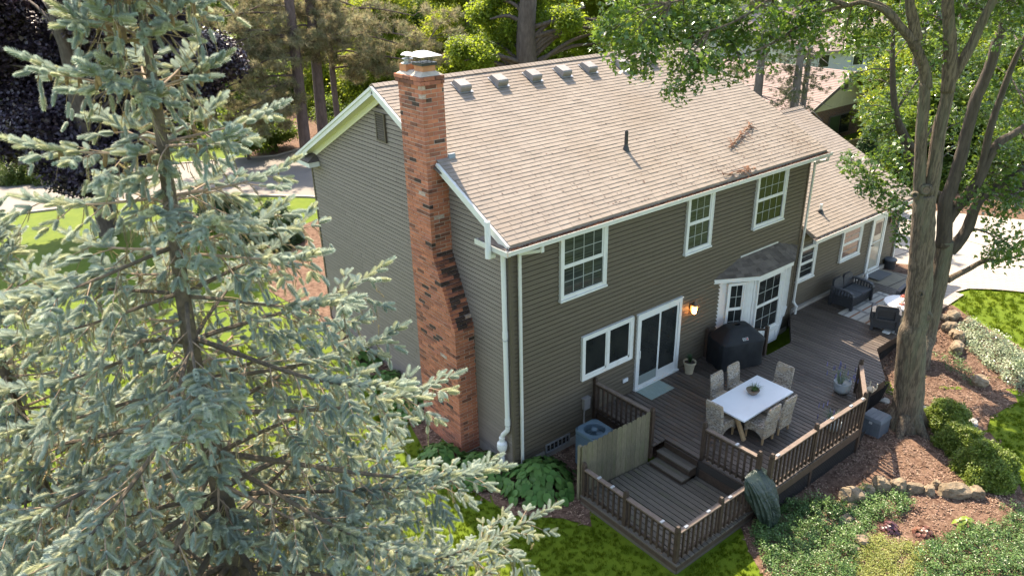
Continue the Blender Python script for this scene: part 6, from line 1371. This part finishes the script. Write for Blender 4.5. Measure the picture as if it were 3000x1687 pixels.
for sg, xe in ((-1, hx0-.55), (1, hx1+.55)):
    ze = ez-.55*s2
    rf = MB().hexa([(xe, hy0-.4, ze), (xm, hy0-.4, pz), (xm, hy1+.4, pz), (xe, hy1+.4, ze), (xe, hy0-.4, ze+.12), (xm, hy0-.4, pz+.12), (xm, hy1+.4, pz+.12), (xe, hy1+.4, ze+.12)]).build('roof', rm2, h2)
    sh2 = MB(); nrow = 30
    for k in range(nrow):
        t = k/nrow; x = xe+(xm-xe)*t; z = ze+(pz-ze)*t+.12; xn = xe+(xm-xe)*(t+1/nrow); zn = ze+(pz-ze)*(t+1/nrow)+.12; sh2.hexa([(x, hy0-.41, z-.01), (xn, hy0-.41, zn-.01), (xn, hy1+.41, zn-.01), (x, hy1+.41, z-.01), (x, hy0-.41, z+.025), (xn, hy0-.41, zn+.004), (xn, hy1+.41, zn+.004), (x, hy1+.41, z+.025)])
    sh2.build('shingle_course', rm2, rf, kind='stuff')
    MB().beam((xe, hy0-.42, ze+.05), (xm, hy0-.42, pz+.05), .04, .2).build('rake_board', brownm, h2)
MB().box((hx0-.66, hy0-.4, 2.28), (hx0-.55, hy1, 2.42)).build('gutter', mat('tan_gutter', (0.40, 0.27, 0.17), rough=.5), h2)
wn = MB().box((33.6, 11.93, .75), (36.0, 11.99, 2.0)).build('window', brownm, h2); MB().box((33.7, 11.90, .83), (34.75, 11.925, 1.93)).build('pane', mat('green_pane', (.07, .10, .05), rough=.1), wn); MB().box((34.85, 11.90, .83), (35.9, 11.925, 1.93)).build('pane', glass, wn)
MB().box((xm-.7, 11.90, 3.45), (xm-.1, 11.94, 3.75)).build('gable_vent', brownm, h2)
nf = thing('picket_fence', 'weathered grey privacy fence below the neighbour brick wall', 'fence', (27.5, 9.2, 0))
fA, fB = Vector((26.8, 9.3, 0)), Vector((33.2, 7.9, 0)); n = 40; d = (fB-fA)/n
pk = MB().box((0, 0, .2), (.145, .02, 1.75)).mesh('picket', fencem)
for k in range(n): q = fA+d*k; link('picket', pk, nf, None, (q.x, q.y, rnd.uniform(-.02, .02)), None, (0, 0, math.atan2(d.y, d.x)))
for z in (.5, 1.4): MB().beam(tuple(fA+Vector((0, .05, z))), tuple(fB+Vector((0, .05, z))), .04, .09).build('rail', fencem, nf)
def far_house(label, c, w_, dpt, h, rot, roofc, wallc):
    t = thing('far_house', label, 'house', c); M = Matrix.Translation(c) @ Matrix.Rotation(rot, 4, 'Z'); f_ = lambda L: [tuple(M @ Vector(p)) for p in L]
    b = MB(); b.hexa(f_([(-w_, -dpt, -1), (w_, -dpt, -1), (w_, dpt, -1), (-w_, dpt, -1), (-w_, -dpt, h), (w_, -dpt, h), (w_, dpt, h), (-w_, dpt, h)])); b.add(f_([(-w_, -dpt, h), (-w_, dpt, h), (-w_, 0, h+dpt*.5), (w_, -dpt, h), (w_, dpt, h), (w_, 0, h+dpt*.5)]), [(0, 1, 2), (5, 4, 3), (0, 2, 5, 3), (1, 4, 5, 2)]); b.build('wall', wallc, t)
    o = .5; b = MB()
    for s in (-1, 1): b.hexa(f_([(-w_-o, s*(dpt+o), h-o*.5), (w_+o, s*(dpt+o), h-o*.5), (w_+o, 0, h+dpt*.5), (-w_-o, 0, h+dpt*.5), (-w_-o, s*(dpt+o), h-o*.5+.15), (w_+o, s*(dpt+o), h-o*.5+.15), (w_+o, 0, h+dpt*.5+.15), (-w_-o, 0, h+dpt*.5+.15)]))
    b.build('roof', roofc, t)
    for k in (-.6, 0, .6):
        wn = MB().hexa(f_([(k*w_-.6, -dpt-.06, 1), (k*w_+.6, -dpt-.06, 1), (k*w_+.6, -dpt+.02, 1), (k*w_-.6, -dpt+.02, 1), (k*w_-.6, -dpt-.06, 2.2), (k*w_+.6, -dpt-.06, 2.2), (k*w_+.6, -dpt+.02, 2.2), (k*w_-.6, -dpt+.02, 2.2)])).build('window', white, t); MB().hexa(f_([(k*w_-.5, -dpt-.08, 1.1), (k*w_+.5, -dpt-.08, 1.1), (k*w_+.5, -dpt-.061, 1.1), (k*w_-.5, -dpt-.061, 1.1), (k*w_-.5, -dpt-.08, 2.1), (k*w_+.5, -dpt-.08, 2.1), (k*w_+.5, -dpt-.061, 2.1), (k*w_-.5, -dpt-.061, 2.1)])).build('pane', glass, wn)
greys = mat('pale_grey_siding', (.50, .50, .47), rough=.7); 
far_house('pale grey house glimpsed behind the neighbour roof', tuple(at_(2085, 150, 72, .2)), 6, 4, 2.6, -.4, rm2, greys)
far_house('house with pinkish roof far away at the top, above the maple leaves', tuple(at_(1900, 30, 84, .3)), 7, 4.5, 2.8, -.5, rm2, greys)
far_house('pale roofed house glimpsed between the pines and the yellow green trees', tuple(at_(1130, 90, 74, .3)), 6, 4.5, 2.8, -.9, mat('pale_shingle', (.40, .36, .32), rough=.9), greys)
# ---- thin conifers between the houses
def thin_spruce(u, v, d, r, H, label, blobs):
    p = PD(u, v, d); base = Vector((p[0], p[1], .3)); t = thing('thin_spruce', label, 'tree', base, 'thin spruces between the two houses'); top = base+Vector((.15, .1, H)); sk = limb(t, [base-Vector((0, 0, .3)), base.lerp(top, .4), top], [r, r*.85, r*.25], bark_g, 'trunk', 10); B = []
    for z in np.arange(4.5, H, .45):
        tt = H-z; L = min(2.3, .5+.24*tt)*rnd.uniform(.5, 1); 
        for k in range(3 if z < 9 else 5):
            a = rnd.uniform(0, 6.283); s0 = base+Vector((0, 0, z)); e = s0+Vector((L*math.cos(a), L*math.sin(a), -.25*L)); sk += limb(t, [s0, s0.lerp(e, .5)+Vector((0, 0, .06)), e], [.03, .02, .008], bark_g, 'limb', 4)
            if z > 8.5 or rnd.random() < .55: B.append((e.lerp(s0, .3), (.5*L, .5*L, .28), int((14 if z < 9 else 46)*L)))
    crown(t, B, 'thin_tuft', 1.0, (.7, 1.2), .7, None, bark_g, .6)
proto('thin_tuft', needle_tuft(40, .15, .008, -.1), spruceG)
thin_spruce(1904, 250, 34, .26, 11.0, 'thin spruce with bare trunk at the left, rising behind the wing ridge', None); thin_spruce(2005, 210, 33, .23, 11.0, 'thin spruce with bare trunk in the middle of the three behind the wing', None); thin_spruce(2027, 210, 33.6, .17, 10.5, 'thinnest spruce trunk, close against the middle one behind the wing', None)
# ---- woodland at the right edge and far backdrop
gw_ = 'woodland trees beyond the driveway'
for (u, v, d, r, pr, lb) in ((2330, 420, 38, 70, 'deep_spray', 'shady tree low behind the two leaders of the maple'), (2450, 330, 40, 110, 'deep_spray', 'shady woodland tree right of the maple leaders'), (2560, 300, 38, 110, 'deep_spray', 'shady woodland tree at the right edge'), (2300, 300, 44, 90, 'sunny_spray', 'lit green tree behind the left leader of the maple'), (2420, 150, 52, 150, 'sunny_spray', 'lit green tree high behind the maple limbs'), (2560, 120, 55, 150, 'deep_spray', 'tall woodland tree in the top right corner'), (2290, 130, 58, 100, 'deep_spray', 'tall tree behind the top of the maple trunk'), (2250, 400, 42, 50, 'sunny_spray', 'bright shrubby tree right of the arborvitae'), (2640, 330, 34, 120, 'deep_spray', 'woodland tree cut off by the right edge')):
    tree('woodland_tree', lb, at_(u, v+60, d, .3), 11, .24, px_blobs([(u, v, d, r, .8), (u+10, v-120, d, r, .4)]), pr, 2200, bark_d, limbs=7, group=gw_, clump=1.3, size=(.9, 1.5))
for (u, v, d, r, lb) in ((2060, 30, 90, 130, 'far green tree above the pale grey house'), (2200, 20, 95, 140, 'far green tree above the street'), (1830, 20, 88, 110, 'far green tree above the right end of the roof'), (1500, -20, 95, 160, 'far green tree behind the yellow green ones'), (1250, -10, 95, 160, 'far green tree above the chimney'), (900, -10, 92, 170, 'far green tree above the pines'), (600, -10, 95, 180, 'far green tree above the left pine'), (2420, 0, 90, 150, 'far green tree at the top above the woodland')):
    tree('far_tree', lb, at_(u, v+60, d, .3), 12, .35, px_blobs([(u, v, d, r, .9), (u, v-120, d, r, .5)]), 'deep_spray' if r % 20 else 'sunny_spray', 1600, bark_d, limbs=5, group='far trees along the top of the view', clump=2.6, size=(1.6, 2.6))

# ---- dark understorey round the pines and along the road
sheet('leaf_litter_bed', [(6, 32.2), (10, 30.2), (14, 31.5), (24, 42), (40, 58), (20, 62), (6, 46)], mulchm, .012, step=2)
for (u, v, d, r, lb) in ((690, 330, 46, 46, 'dark understorey shrub left of the pine trunks'), (620, 350, 44, 40, 'dark understorey shrub behind the middle boughs of the spruce'), (850, 290, 50, 50, 'dark understorey shrub right of the pine trunks'), (560, 360, 48, 44, 'dark understorey shrub beyond the road left of the pines'), (920, 230, 52, 50, 'dark understorey shrub just above the gable peak')):
    tree('understorey_shrub', lb, at_(u, v+20, d, .4), 3.2, .08, px_blobs([(u, v, d, r, 1.0)]), 'deep_spray', 420, bark_d, limbs=4, group='understorey shrubs among the pines', clump=.8, size=(.6, 1.1))
